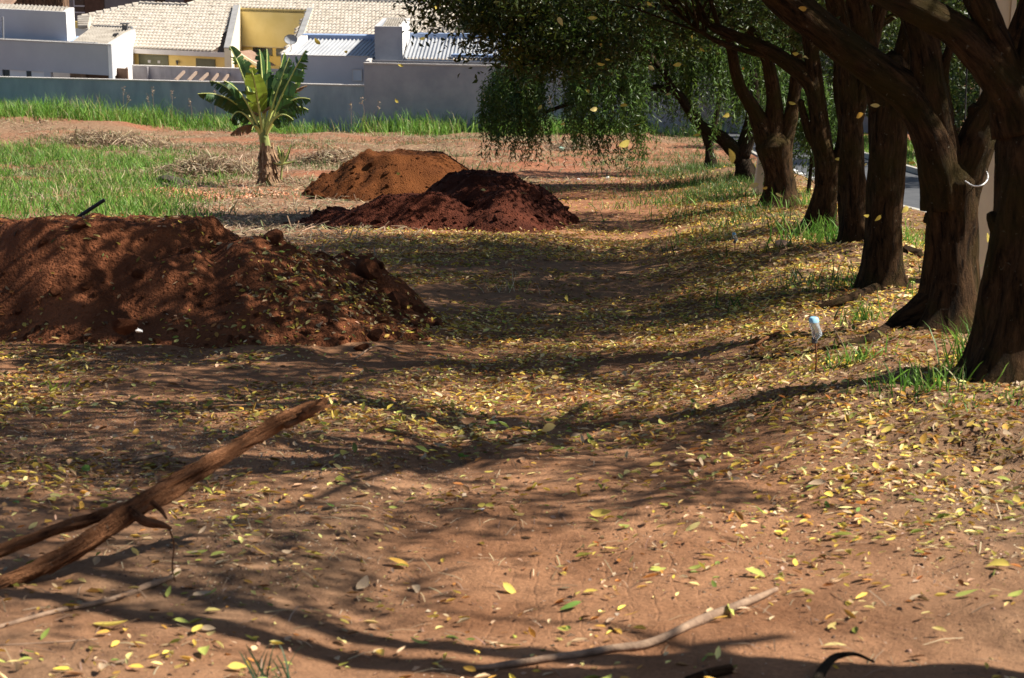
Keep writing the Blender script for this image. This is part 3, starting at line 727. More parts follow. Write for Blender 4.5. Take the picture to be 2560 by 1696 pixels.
# recess: left and right cheek parapets, back wall, lower wall with windows
def cheek(st0, st1, w_, h0, h1, m1, nm):
    A_, B_ = rp(*st0), rp(*st1); mb = MB()
    dx = ed * w_
    mb.hexa([A_ + [0, 0, -3.2], A_ + dx + [0, 0, -3.2], B_ + dx + [0, 0, -3.2], B_ + [0, 0, -3.2], A_ + [0, 0, h0], A_ + dx + [0, 0, h0], B_ + dx + [0, 0, h1], B_ + [0, 0, h1]])
    return mb.make(nm, m1, r)
cw = .38
cheek((c_bl[0] - .05, -.12), (c_tl[0] - .18, c_tl[1]), cw, .22, .12, M["cream"], "recess_side_wall")
A_, B_ = rp(c_bl[0] - .06, -.13), rp(c_tl[0] - .19, c_tl[1]); dx = ed * (cw - .03)
MB().hexa([A_ + [0, 0, .222], A_ + dx + [0, 0, .222], B_ + dx + [0, 0, .122], B_ + [0, 0, .122], A_ + [0, 0, .26], A_ + dx + [0, 0, .26], B_ + dx + [0, 0, .16], B_ + [0, 0, .16]]).make("side_wall_coping", M["roof_coping"], r)
cheek((c_br[0] - .02, 0), (c_tr[0], c_tl[1]), .30, .10, .10, M["cream"], "recess_side_wall")
A_, B_ = rp(c_br[0] - .03, 0), rp(c_tr[0] - .01, c_tl[1]); dx = ed * .31
MB().hexa([A_ + [0, 0, .102], A_ + dx + [0, 0, .102], B_ + dx + [0, 0, .102], B_ + [0, 0, .102], A_ + [0, 0, .14], A_ + dx + [0, 0, .14], B_ + dx + [0, 0, .14], B_ + [0, 0, .14]]).make("side_wall_coping", M["roof_coping"], r)
A_, B_ = rp(c_tl[0], ht)[:2], rp(c_tr[0] + .05, ht)[:2]; ztp = rp(0, ht)[2] + .02
yb = rp((c_tl[0] + c_tr[0]) / 2, ht)[1]; zmid = PY(680, 118, yb)[2]
MB().slab(A_, B_, .2, zmid, ztp).make("upper_wall", M["yellow_pale"], r)
wb2 = back[:2] * .12
MB().slab(A_ + wb2, B_ + wb2, .2, -8.6, zmid - .021).make("lower_wall", M["yellow"], r)
MB().slab(A_, B_, .13, zmid - .02, zmid - .001).make("soffit", M["fascia"], r)
def on_low(u, off): 
    d = ray(u, 130); P0 = A_ + back[:2] * off; n = back[:2]; k = n.dot(P0) / n.dot(d[:2]); return d[:2] * k
for u0, u1 in ((632, 680), (690, 716)):
    zt = PY(650, 121, yb + .1)[2]; zb = PY(650, 138, yb + .1)[2]
    wn = MB().slab(on_low(u0, .09), on_low(u1, .09), .05, zb, zt).make("window", M["glass_dark"], r)
    MB().slab(on_low(u0, .07), on_low(u1, .07), .04, zb - .05, zb - .001).make("sill", M["shutter"], wn)
# small lean-to roof in the recess
s0, s1 = PY(592, 129, 87.2), PY(655, 168, 86.4)
sb = np.array([0.55, 0.7, 0.02])
MB().hexa([s0 + [0, 0, -.14], s1 + [0, 0, -.14], s1 + [0, .12, -.14], s0 + [0, .12, -.14], s0, s1, s1 + [0, .12, 0], s0 + [0, .12, 0]]).make("lean_to_edge", M["cream"], r)
MB().hexa([s0 + [.0, .121, -.12], s1 + [0, .121, -.12], s1 + sb + [0, 0, -.12], s0 + sb + [0, 0, -.12], s0 + [.0, .121, -.02], s1 + [0, .121, -.02], s1 + sb, s0 + sb]).make("lean_to_roof", M["terracotta"], r)
MB().slab((s0 + [-.1, .05, 0])[:2], PY(705, 160, 86.3)[:2], .1, -8.6, PY(640, 166, 86.3)[2]).make("yard_wall", M["yellow"], r)
Vv, Ff = sweep([PY(556, 122, 88.0) + [0, 0, .1], PY(577, 36, 92.6) + [0, 0, .14]], [.16, .16], 8, 3, 0); obj("roof_pipe", Vv, Ff, M["gutter"], r)
tag(r, "yellow house with pale barrel-tiled roof and a recessed upper wall", "house")

# --- old garden wall with pergola beams in front of the yellow house
zG = PY(360, 165, 82)[2]; g0, g1 = PY(330, 164, 82.4), PZ(702, 174, zG)
r = empty("garden_wall", (g0[0], g0[1], -8.2))
MB().slab(g0, g1, .15, -9, zG - .05).make("wall", M["old_render"], r)
gn = np.array([-(g1 - g0)[1], (g1 - g0)[0]]); gn = gn / np.linalg.norm(gn)
MB().slab(g0[:2] - gn * .03, g1[:2] - gn * .03, .21, zG - .048, zG).make("coping", M["fascia"], r)
c = PY(368, 180, 82); MB().slab(c[:2] - gn * .05, PY(371, 180, 82)[:2] - gn * .05, .3, -9, zG - .055).make("pier", M["old_render"], r)
tag(r, "stained grey garden wall below the yellow house windows", "wall")
r = empty("pergola", tuple(PY(500, 200, 79)))
for (u, v, u2, v2) in ((460, 177, 438, 199), (491, 178, 470, 200), (521, 180, 499, 201), (547, 180, 530, 202), (573, 181, 557, 203)):
    A_ = PY(u, v, 81.4); B_ = PY(u2, v2, 78.6)
    dv = np.array([.05, 0, 0])
    MB().hexa([B_ - dv - [0, 0, .1], B_ + dv - [0, 0, .1], A_ + dv - [0, 0, .1], A_ - dv - [0, 0, .1], B_ - dv, B_ + dv, A_ + dv, A_ - dv]).make("beam", M["timber"], r)
A_, B_ = PY(436, 201, 78.55), PY(600, 206, 78.2)
MB().slab(A_, B_, .08, A_[2] - .14, A_[2] - .01, B_[2] - .14, B_[2] - .01).make("rail", M["brown_wall"], r)
tag(r, "timber pergola beams sloping from the stained garden wall", "pergola")

# --- house C: grey house with metal roofs and a square tower
r = empty("house", (-7, 80, -7.9))
zC = PY(702, 137, 79.2)[2]; c0 = PY(702, 137, 79.2); c1 = PZ(1002, 142, zC)
cd = (c1 - c0); cd[2] = 0; cd /= np.linalg.norm(cd); cb = np.array([-cd[1], cd[0], 0])
MB().slab(c0, c1, .16, -9, zC - .03).make("front_wall", M["render_lilac"], r)
MB().slab(c0[:2] - cb[:2] * .02, c1[:2] - cb[:2] * .02, .2, zC - .028, zC).make("parapet_coping", M["coping"], r)
dC = PZ(752, 92, zC + .55)          # rear left corner of the roof
dep = max(3.0, (dC - c0).dot(cb)); sh = (dC - c0).dot(cd) - 0
lw = MB(); A_ = c0; B_ = c0 + cb * dep + cd * sh * .0
B_ = np.array([dC[0], dC[1], zC])
lw.hexa([(A_[0], A_[1], -9), (A_[0] + .3, A_[1], -9), (B_[0] + .3, B_[1], -9), (B_[0], B_[1], -9), (A_[0], A_[1] + .17, zC + .001), (A_[0] + .3, A_[1] + .17, zC + .001), (B_[0] + .3, B_[1], zC + .6), (B_[0], B_[1], zC + .6)])
lw.make("side_wall", M["fascia"], r)
s = lambda a_, b_, z: c0 + cd * a_ + cb * b_ + np.array([0, 0, z])
Bx = np.array([dC[0], dC[1], 0]); off = (dC - c0).dot(cd); W1 = (PY(938, 139, 78.3) - c0).dot(cd)
corr(s(.35, .18, -.10), s(W1 + .1, .18, -.10), s(W1 + off + .1, dep, .42), s(off + .3, dep, .42), 22, .06, M["metal_roof"], "roof_sheet", r, True)
MB().hexa([s(off, dep, .30), s(W1 + off, dep, .30), s(W1 + off, dep + .35, .30), s(off, dep + .35, .30), s(off, dep, .62), s(W1 + off, dep, .62), s(W1 + off, dep + .35, .66), s(off, dep + .35, .66)]).make("ridge_flashing", M["flashing"], r)
# tower
t1 = PY(1005, 67, 77.6); zT = t1[2]; t0 = PZ(936, 66, zT); t2 = PZ(1023, 46, zT)
t2 = np.array([t1[0] + (cb * 2.0)[0] - .25, t1[1] + 1.9, zT]); t2 = PZ(1023, 46, zT)
t3 = t2 + (t0 - t1)
I = shell(r, [t0, t1, t2, t3], -9, zT, .16, M["render_grey"], M["coping"], "tower_wall", .35)
MB().slab(t1[:2] + np.array([.004, 0]), t2[:2] + np.array([.004, 0]), -.012, zC - 1, zT - .01).make("tower_lit_skin", M["white_wall"], r)  # white skin over the grey: sun on this face put into its colour
corr(q(I[0], zT - .28), q(I[1], zT - .28), q(I[2], zT - .05), q(I[3], zT - .05), 8, .08, M["fibre"], "tower_roof", r)
# right hand metal roof
ra = PY(1007, 147, 77.0); zr = ra[2]
rb = PZ(1330, 153, zr); rc = PZ(1330, 101, zr + .55); rd_ = PZ(1024, 97, zr + .55)
corr(ra, rb, rc, rd_, 34, .07, M["metal_roof"], "roof_sheet", r, True)
rdir = (rc - rd_) / np.linalg.norm(rc - rd_)
MB().slab(rd_, rc, .35, zr + .5, zr + .78).make("ridge_flashing", M["flashing"], r)
k0, k1 = PZ(1127, 139, zr + .17), PZ(1330, 143, zr + .17)
MB().slab(k0, k1, .5, zr + .12, zr + .21).make("skylight", M["flashing"], r)
MB().slab(ra, rb, .1, -9, zr - .02).make("eave_wall", M["render_grey"], r)
tag(r, "grey house with shiny ribbed metal roofs and a square tower", "house")
# panel on the wall
A_, B_ = PY(881, 175, 79.0), PY(905, 175, 78.9)
r = empty("wall_panel", tuple(PY(893, 203, 78.9)))
A_ = c0 + cd * ((PY(881, 175, 78.55) - c0).dot(cd)) - cb * .05; B_ = c0 + cd * ((PY(905, 175, 78.45) - c0).dot(cd)) - cb * .05
zt = PY(893, 174, 78.5)[2]; zb = PY(893, 203, 78.5)[2]
MB().slab(A_, B_, .04, zb, zt).make("board", M["panel"], r)
fr = MB(); e_ = cd[:2] * .03; o_ = -cb[:2] * .01
fr.slab(A_[:2] + o_, A_[:2] + o_ + e_, .05, zb, zt).slab(B_[:2] + o_ - e_, B_[:2] + o_, .05, zb, zt).slab(A_[:2] + o_ + e_, B_[:2] + o_ - e_, .05, zt - .03, zt).slab(A_[:2] + o_ + e_, B_[:2] + o_ - e_, .05, zb, zb + .03)
fr.make("frame", M["fascia"], r)
tag(r, "pale blue rectangular panel fixed to the grey house wall", "panel")
# satellite dish
dc = PY(727, 99, 79.6); base = PY(722, 133, 79.6)
r = empty("satellite_dish", tuple(base))
Vd = []; Fd = []; nr, nseg = 5, 20
nrm = np.array([.12, -.95, .32]); nrm /= np.linalg.norm(nrm); ux = np.cross([0, 0, 1], nrm); ux /= np.linalg.norm(ux); uy = np.cross(nrm, ux)
for i in range(nr + 1):
    for k in range(nseg):
        a_ = 2 * math.pi * k / nseg; rr = i / nr
        Vd.append(dc + ux * math.cos(a_) * rr * .27 + uy * math.sin(a_) * rr * .21 + nrm * .06 * (rr * rr - 1))
for i in range(nr):
    for k in range(nseg):
        a_ = i * nseg + k; b_ = i * nseg + (k + 1) % nseg; Fd.append((a_, b_, b_ + nseg, a_ + nseg))
M["dish"] = mat("grey_dish", (.26, .27, .28), (.32, .33, .34), scale=5, rough=.5, bump=0)
obj("reflector", Vd, Fd, M["dish"], r, smooth=True)
Vv, Ff = sweep([dc + uy * .21 + nrm * 0, dc + uy * .21 - nrm * 0 + ux * .0, dc + ux * 0.27], [.012, .012, .012], 5, 4, 0)
ring = [dc + ux * math.cos(t_) * .27 + uy * math.sin(t_) * .21 for t_ in np.linspace(0, 2 * math.pi, 18)]
Vv, Ff = sweep(ring, [.012] * len(ring), 5, 1, 0, cap=False); obj("rim", Vv, Ff, M["dark_metal"], r)
Vv, Ff = sweep([dc - nrm * .06, dc - nrm * .12 + [0, 0, -.1], dc - nrm * .1 + [0, 0, -.42], base], [.02, .02, .02, .02], 6, 4, 0); obj("mast", Vv, Ff, M["gutter"], r)
Vv, Ff = sweep([dc - uy * .2, dc + nrm * .28 - uy * .05], [.01, .01], 5, 2, 0); obj("feed_arm", Vv, Ff, M["gutter"], r)
tag(r, "small grey satellite dish on a mast at the grey roof corner", "satellite dish")

# --- house D: taupe house seen in a strip behind the roofs
r = empty("house", (-14, 112, -8.3))
q0, q1 = PY(-160, 0, 118), PY(1500, 0, 104)
MB().slab(q0, q1, .3, -9, 3.5).make("wall", M["taupe_wall"], r)
def on_d(u, off):
    d = ray(u, 10); t_ = (q1 - q0)[:2]; n = np.array([-t_[1], t_[0]]); n /= np.linalg.norm(n); P0 = q0[:2] + n * off; k = n.dot(P0) / n.dot(d[:2]); return d[:2] * k
for (u0, u1, v0, v1, m, nm) in ((211, 260, -90, 60, "brown_wall", "cladding_panel"), (388, 412, -90, 30, "glass_dark", "window"), (460, 500, -90, 22, "brown_wall", "cladding_panel"),):
    MB().slab(on_d(u0, -.05), on_d(u1, -.05), .04, PY(u0, v1, 114)[2], PY(u0, v0, 114)[2]).make(nm, M[m], r)
A_, B_ = on_d(186, -.06), on_d(210, -.06)
wn = MB().slab(A_, B_, .05, PY(198, 28, 116)[2], PY(198, -60, 116)[2]).make("window", M["glass_dark"], r)
fr = MB(); t_ = (B_ - A_) / np.linalg.norm(B_ - A_)
for z_ in (28, 12, -20): fr.slab(A_ - t_ * .02 + [0, -.02], B_ + t_ * .02 + [0, -.02], .05, PY(198, z_, 116)[2] - .04, PY(198, z_, 116)[2] + .03)
fr.slab(A_ - t_ * .06 + [0, -.025], A_ + [0, -.025], .05, PY(198, 29, 116)[2], 2).make("frame", M["window_frame"], wn)
tag(r, "taupe house with brown cladding glimpsed above the tiled roofs", "house")
r = empty("thatched_hut", tuple(PY(90, 20, 100)))
MB().slab(PY(32, 18, 100), PY(158, 20, 99.5), .8, PY(90, 60, 100)[2], PY(90, -60, 100)[2]).make("thatch_wall", M["thatch"], r)
for k in range(40):
    u = random.uniform(32, 158); A_ = PY(u, random.uniform(-40, 0), 99.4); Vv, Ff = sweep([A_, A_ + [random.gauss(0, .05), -.08, -.4], A_ + [random.gauss(0, .12), -.02, -.9]], [.03, .03, .01], 4, 2, 0)
    obj("palm_frond", Vv, Ff, M["thatch"], r)
tag(r, "dry brown palm thatch behind the left tank box", "thatch")
r = empty("neighbour_roof", tuple(PY(10, 20, 96)))
p_ = PY(30, 7, 95); 
MB().hexa([p_ + [-4, -1.5, -.9], p_ + [0, -.6, -.25], p_ + [0, 2, .3], p_ + [-4, 2, .3], p_ + [-4, -1.5, -.75], p_ + [0, -.6, -.1], p_ + [0, 2, .45], p_ + [-4, 2, .45]]).make("roof_slope", M["terracotta"], r)
MB().slab(p_[:2] + [-4, -.4], p_[:2] + [-.1, -.4], .2, -8.5, p_[2] - .5).make("wall", M["white_wall"], r)
tag(r, "corner of a terracotta roof at the top left", "roof")

# ================================================================== SOIL HEAPS
def clod_mesh(seed, m):
    rr = random.Random(seed); import bmesh
    bm = bmesh.new(); bmesh.ops.create_icosphere(bm, subdivisions=2, radius=.5)
    pl = [(Vector((rr.gauss(0, 1), rr.gauss(0, 1), rr.gauss(0, 1))).normalized(), rr.uniform(.16, .40)) for _ in range(10)]
    for v in bm.verts:
        for n, d in pl:
            e = v.co.dot(n) - d
            if e > 0: v.co -= n * e
        v.co *= 1 + rr.uniform(-.05, .05)
    me = bpy.data.meshes.new("soil_clod"); bm.to_mesh(me); bm.free(); me.materials.append(m); return me
CRUMB_V = np.array([[.5, .1, 0], [-.5, .05, .1], [.1, .5, -.1], [0, -.5, .1], [.1, .1, .5], [-.1, 0, -.5], [.3, -.3, .3]]); CRUMB_F = np.array([[0, 2, 4], [2, 1, 4], [1, 3, 4], [3, 6, 4], [6, 0, 4], [2, 0, 5], [1, 2, 5], [3, 1, 5], [6, 3, 5], [0, 6, 5]])
def heap(name, fn, x0, x1, y0, y1, step, m, label, cat, nclod, cs, cfilter, ncr=4000):
    xs = np.arange(x0, x1, step); ys = np.arange(y0, y1, step); X, Y = np.meshgrid(xs, ys); h = fn(X.ravel(), Y.ravel()); z = gz(X.ravel(), Y.ravel())
    V = np.stack([X.ravel(), Y.ravel(), z + h - .03 * (h < .005)], 1); nx = len(xs)
    ii, jj = np.meshgrid(np.arange(nx - 1), np.arange(len(ys) - 1)); a = (jj * nx + ii).ravel(); F = np.stack([a, a + 1, a + 1 + nx, a + nx], 1)
    keep = (h[F] > .005).any(1); F = F[keep]; used = np.unique(F); mp = np.zeros(len(V), int); mp[used] = np.arange(len(used)); V = V[used]; F = mp[F]
    cx, cy = (x0 + x1) / 2, (y0 + y1) / 2
    r = empty(name, (cx, cy, zg(cx, cy)))
    obj("earth", V, F, m, r, smooth=True)
    ms = [clod_mesh(k + len(label), m) for k in range(6)]
    k = 0; inv = parent_matrix(r).inverted(); tries = 0
    while k < nclod and tries < 20000:
        tries += 1
        x, y = random.uniform(x0, x1), random.uniform(y0, y1); hh = float(fn(np.array([x]), np.array([y]))[0])
        if not cfilter(x, y, hh): continue
        s_ = cs * random.lognormvariate(0, .45)
        o = bpy.data.objects.new("soil_clod", ms[k % 6]); o.matrix_basis = inv @ Matrix.Translation((x, y, G1(x, y) + s_ * .06)) @ Matrix.Rotation(random.uniform(0, 6.28), 4, 'Z') @ Matrix.Rotation(random.gauss(0, .5), 4, 'X') @ Matrix.Diagonal((s_, s_ * random.uniform(.7, 1), s_ * random.uniform(.6, .9), 1))
        link(o, r); k += 1
    # loose crumbs all over the slopes, thickest at the foot
    n = ncr; xx = RNG.uniform(x0, x1, n * 3); yy = RNG.uniform(y0, y1, n * 3); hh = fn(xx, yy); k_ = (hh > .004) & (RNG.uniform(0, 1, n * 3) < .25 + .75 * np.exp(-hh / .2)); xx, yy = xx[k_][:n], yy[k_][:n]; n = len(xx)
    V, F = inst(CRUMB_V, CRUMB_F, np.stack([xx, yy, surf(xx, yy)], 1), RNG.normal(0, 1, (n, 3)), RNG.normal(0, 1, (n, 3)), (cs * (.12 + .9 * RNG.beta(1, 5, n)))[:, None] * RNG.uniform(.6, 1.3, (n, 3)))
    tag(obj("soil_crumbs", V, F, m, r), kind="stuff")
    return tag(r, label, cat), ms
near_heap, cm = heap("soil_heap", heap_near, -7.0, -.2, 12.2, 17.6, .035, M["heap_near"], "nearest brown soil heap strewn with yellow leaves on the left", "soil heap", 260, .06, lambda x, y, h: (h > .01 and h < .35 and y < 15.2) or (h > 0.3 and random.random() < .12))
for (u, v, yy, s_) in ((860, 650, 15.2, .3), (745, 590, 15.3, .34), (640, 580, 14.6, .24), (920, 700, 14.8, .3)):
    p_ = D(u, v, yy); inv = parent_matrix(near_heap).inverted(); zz = G1(p_[0], p_[1])
    o = bpy.data.objects.new("soil_clod", cm[int(u) % 6]); o.matrix_basis = inv @ Matrix.Translation((p_[0], p_[1], zz + s_ * .02)) @ Matrix.Rotation(random.uniform(0, 6), 4, 'Z') @ Matrix.Diagonal((s_ * 1.2, s_ * .9, s_ * .8, 1)); link(o, near_heap)
heap("soil_heap", heap_ochre, -4.9, .3, 34.8, 39.8, .05, M["heap_ochre"], "tall ochre soil heap right of the banana plant", "soil heap", 60, .09, lambda x, y, h: .01 < h < .7 and x < -2.2 and y < 37.5)
heap("soil_heap", heap_red, -4.6, 1.6, 25.6, 31.6, .045, M["heap_red"], "dark red soil heap in front of the ochre heap", "soil heap", 80, .12, lambda x, y, h: .01 < h < .35)

# ================================================================== TREES
def limb_pts(L, Y):
    """[(u,v,r px[,Y])] on the 2367 px view -> points, radii"""
    P, R = [], []
    for e in L:
        y = e[3] if len(e) > 3 else Y
        P.append(D(e[0], e[1], y)); R.append(e[2] * y / 4346 * 1.01)
    return np.array(P), np.array(R)
LEAFC = [(.020, .038, .008), (.032, .055, .010), (.045, .072, .012), (.07, .092, .014), (.13, .12, .014)]
LEAFW = [3, 4, 3, 1.2, .5]
def crown_mesh(centers, per, rad, size, pal=LEAFC, wts=LEAFW, droop=.4):
    N = len(centers) * per
    c = np.repeat(centers, per, 0)
    rr = np.repeat(np.asarray(rad)[:, None] if np.ndim(rad) else np.full((len(centers), 1), rad), per, 0)
    pos = c + RNG.normal(0, 1, (N, 3)) * rr * np.array([.5, .5, .38])
    n = RNG.normal(0, 1, (N, 3)) + np.array([0, 0, .7]); t = RNG.normal(0, 1, (N, 3)) + np.array([0, 0, -droop])
    L = size * RNG.uniform(.7, 1.25, N); sc = np.stack([L, L * RNG.uniform(.34, .46, N), L], 1)
    V, F = inst(LEAF4_V, LEAF4_F, pos, n, t, sc)
    base = rcol(len(centers), per * 4, pal, wts, .2); ind = rcol(N, 4, pal, wts, .15)
    return V, F, .5 * base + .5 * ind
def flare_fn(hh, amt, seed):
    rr = random.Random(seed); ph0 = [rr.uniform(0, 6.28) for _ in range(4)]
    def f(L, ph):
        lob = sum(np.maximum(0, np.cos(ph - p)) ** 4 for p in ph0)
        return 1 + amt * math.exp(-L / hh) * (.35 + .8 * lob)
    return f
def tree(name, label, cat, Y, trunk, limbs, crowns, taper=.5, per=85, size=.105, bark="bark", extra=0, seed=1, group=None, root_drop=.12):
    P, R = limb_pts(trunk, Y); base = P[0].copy(); R[-1] *= taper
    g = G1(base[0], base[1]); P = np.vstack([[base[0], base[1], min(g - .05, base[2] - root_drop)], P]); R = np.concatenate([[R[0] * 1.1], R])
    r = empty(name, (base[0], base[1], g))
    V, F = sweep(P, R, 28, 11, .17, flare_fn(.22, .55, seed), seed, freq=3.2, dome=True); obj("trunk", V, F, M[bark], r, smooth=True)
    ends = []
    for k, L in enumerate(limbs):
        P, R = limb_pts(L, Y); V, F = sweep(P, R, 20, 9, .17, None, seed * 10 + k, freq=3.0, dome=True); obj("limb", V, F, M[bark], r, smooth=True)
        Pc, Rc = catmull(P, R, 4); ends += [(Pc[i], Rc[i], None) for i in range(int(len(Pc) * .55), len(Pc))] if len(P) > 4 else []
    # crowns: (cx, cy, cz above ground, rx, ry, rz, n)
    cs = []
    for (cx, cy, cz, rx, ry, rz, n) in crowns:
        n = int(n * 1.75); d = RNG.normal(0, 1, (n, 3)); d /= np.linalg.norm(d, axis=1)[:, None]; rad = RNG.uniform(.25, 1, (n, 1)) ** .45
        q_ = d * rad * np.array([rx, ry, rz]) + np.array([cx, cy, zg(cx, cy) + cz]); cs.append(q_)
    if not cs: return tag(r, label, cat, group), None
    cs = np.concatenate(cs)
    mb = MB(); sub = cs[RNG.choice(len(cs), min(len(cs), 70), False)]
    for q_ in sub:
        e = min(ends, key=lambda e: np.linalg.norm(e[0] - q_) + RNG.uniform(0, .5)) if ends else (P[-1], R[-1], np.array([0, 0, 1.]))
        d = q_ - e[0]; L = np.linalg.norm(d)
        if L < .2: continue
        mid = e[0] + d * .45 + np.array([RNG.normal(0, .12 * L), RNG.normal(0, .12 * L), .10 * L])
        r0 = min(e[1] * .6, .035 + .012 * L); V, F = sweep([e[0], mid, q_], [r0, r0 * .55, .006], 5, 4, .1); mb.add(V, F)
    tag(mb.make("branches", M[bark], r, smooth=True), kind="stuff")
    rads = RNG.uniform(.28, .62, len(cs))
    V, F, Cc = crown_mesh(cs, per, rads, size)
    tag(obj("crown", V, F, M["crown"], r, Cc), kind="stuff")
    return tag(r, label, cat, group), cs
GT = "trees in a row along the street"
# added tree, unseen right of the frame, so its crown shades the foreground
r = empty("street_tree", (3.5, 5.2, zg(3.5, 5.2)))
g_ = zg(3.5, 5.2); V, F = sweep([(3.5, 5.2, g_ - .1), (3.52, 5.2, g_ + .8), (3.6, 5.25, g_ + 2.0)], [.22, .17, .15], 24, 8, .15, flare_fn(.22, .5, 31), 31); obj("trunk", V, F, M["bark"], r, smooth=True)
lims = [[(3.6, 5.25, 1.9), (3.1, 5.7, 2.9), (2.4, 6.3, 3.6), (1.5, 6.8, 4.2), (.6, 6.9, 4.6)], [(3.6, 5.25, 1.9), (4.2, 5.6, 3.2), (5.0, 5.9, 4.3), (6.0, 6.1, 5.0)], [(3.6, 5.25, 1.9), (3.5, 6.0, 3.4), (3.2, 6.9, 4.8), (2.4, 7.4, 5.6)]]
for k, Lm in enumerate(lims):
    P_ = [(x, y, g_ + z) for x, y, z in Lm]; V, F = sweep(P_, np.linspace(.10, .025, len(P_)), 14, 6, .15, seed=70 + k); obj("limb", V, F, M["bark"], r, smooth=True)
cs = []
for cx, cy, cz, rx, ry, rz, n in ((.6, 6.9, 4.8, 1.6, .5, .6, 14), (3.4, 6.9, 5.0, 1.6, .7, .8, 26), (2.6, 7.6, 5.6, 1.8, .7, .7, 24)):
    d = RNG.normal(0, 1, (n, 3)); d /= np.linalg.norm(d, axis=1)[:, None]; cs.append(d * RNG.uniform(.25, 1, (n, 1)) ** .45 * np.array([rx, ry, rz]) + np.array([cx, cy, g_ + cz]))
cs = np.concatenate(cs); mb = MB()
for q_ in cs[::2]:
    e = min((np.array((x, y, g_ + z)) for Lm in lims for x, y, z in Lm[1:]), key=lambda p: np.linalg.norm(p - q_)); V, F = sweep([e, (e + q_) / 2 + RNG.normal(0, .1, 3), q_], [.03, .018, .006], 5, 3, .1); mb.add(V, F)
tag(mb.make("branches", M["bark"], r), kind="stuff")
V, F, Cc = crown_mesh(cs, 80, RNG.uniform(.28, .6, len(cs)), .105); tag(obj("crown", V, F, M["crown"], r, Cc), kind="stuff")
tag(r, "unseen tree added outside the right edge to shade the foreground", "tree", GT)
tree("street_tree", "nearest mossy tree trunk cut by the right edge of the photo", "tree", 10.2,
     [(2360, 878, 108), (2362, 800, 98), (2366, 650, 88), (2378, 480, 74), (2380, 330, 69), (2366, 235, 70)],
     [[(2362, 300, 62), (2335, 215, 52), (2272, 130, 44), (2200, 62, 40), (2090, 5, 36), (1980, -60, 32, 10.6), (1860, -160, 26, 11.2)],
      [(2362, 290, 50), (2325, 150, 36), (2290, 60, 33), (2255, -20, 32), (2220, -120, 28, 10.6), (2150, -240, 22, 11)],
      [(2370, 280, 55), (2395, 120, 45), (2430, -40, 40), (2440, -260, 30, 9.6), (2400, -420, 22, 9)],
      [(2288, 492, 8), (2300, 512, 22), (2325, 535, 34), (2345, 550, 30)]],
     [(1.4, 9.8, 4.9, 2.6, 2.2, 1.4, 52), (4.6, 9.2, 5.4, 2.4, 2.2, 1.3, 44)], seed=3, group=GT)
tree("street_tree", "forked tree with a white conduit loop, second trunk from the right edge", "tree", 12.8,
     [(2190, 752, 78), (2192, 700, 64), (2194, 600, 56), (2194, 500, 56), (2190, 420, 60), (2180, 350, 56)],
     [[(2183, 480, 54), (2176, 400, 54), (2155, 310, 50), (2112, 228, 50), (2030, 165, 45), (1930, 92, 42), (1830, 12, 42), (1740, -70, 34), (1600, -190, 26, 13.4)],
      [(2178, 380, 44), (2152, 230, 40), (2140, 110, 36), (2105, 10, 34), (2060, -90, 30), (1990, -230, 22)],
      [(2204, 520, 46), (2214, 460, 46), (2238, 380, 42), (2268, 300, 38), (2296, 240, 33), (2340, 130, 28), (2390, -40, 24), (2420, -240, 18)],
      [(2262, 320, 24), (2256, 270, 20), (2252, 243, 17)],
      [(2212, 398, 9), (2200, 330, 12), (2188, 240, 14), (2182, 170, 13), (2200, 100, 9), (2215, 60, 7)],
      [(2182, 540, 12), (2150, 502, 18), (2141, 495, 10)],
      [(2170, 690, 40), (2130, 720, 34), (2080, 745, 24), (2050, 760, 12)]],
     [(1.4, 12.8, 4.6, 2.8, 2.0, 1.4, 60), (4.8, 12.6, 5.2, 2.2, 1.6, 1.3, 44)], seed=5, group=GT)
tree("street_tree", "straight trunk with a rounded lopped knob at its fork", "tree", 15.9,
     [(2038, 660, 54), (2040, 610, 46), (2046, 500, 42), (2050, 350, 43), (2058, 220, 44), (2062, 150, 44), (2062, 125, 34)],
     [[(2040, 250, 30), (2008, 140, 26), (1985, 20, 24), (1950, -110, 20), (1880, -240, 14)],
      [(2075, 200, 30), (2105, 80, 26), (2130, -60, 22), (2160, -230, 16)]],
     [(1.3, 16.2, 4.6, 3.4, 2.7, 1.6, 125), (5.2, 16.4, 5.2, 2.5, 2.5, 1.5, 195)], taper=.8, seed=7, group=GT)
tree("street_tree", "slim dark trunk just left of the straight knobbed trunk", "tree", 20.7,
     [(1976, 562, 34), (1974, 500, 30), (1970, 400, 29), (1964, 280, 28), (1955, 160, 26)],
     [[(1964, 260, 24), (1950, 120, 22), (1925, -20, 20), (1890, -140, 16)], [(1968, 300, 22), (1995, 190, 18), (2020, 80, 16), (2050, -60, 13)]],
     [(1.7, 21.0, 4.6, 3.6, 2.8, 1.6, 120), (5.6, 20.4, 5.0, 2.5, 2.7, 1.4, 195)], seed=9, group=GT)
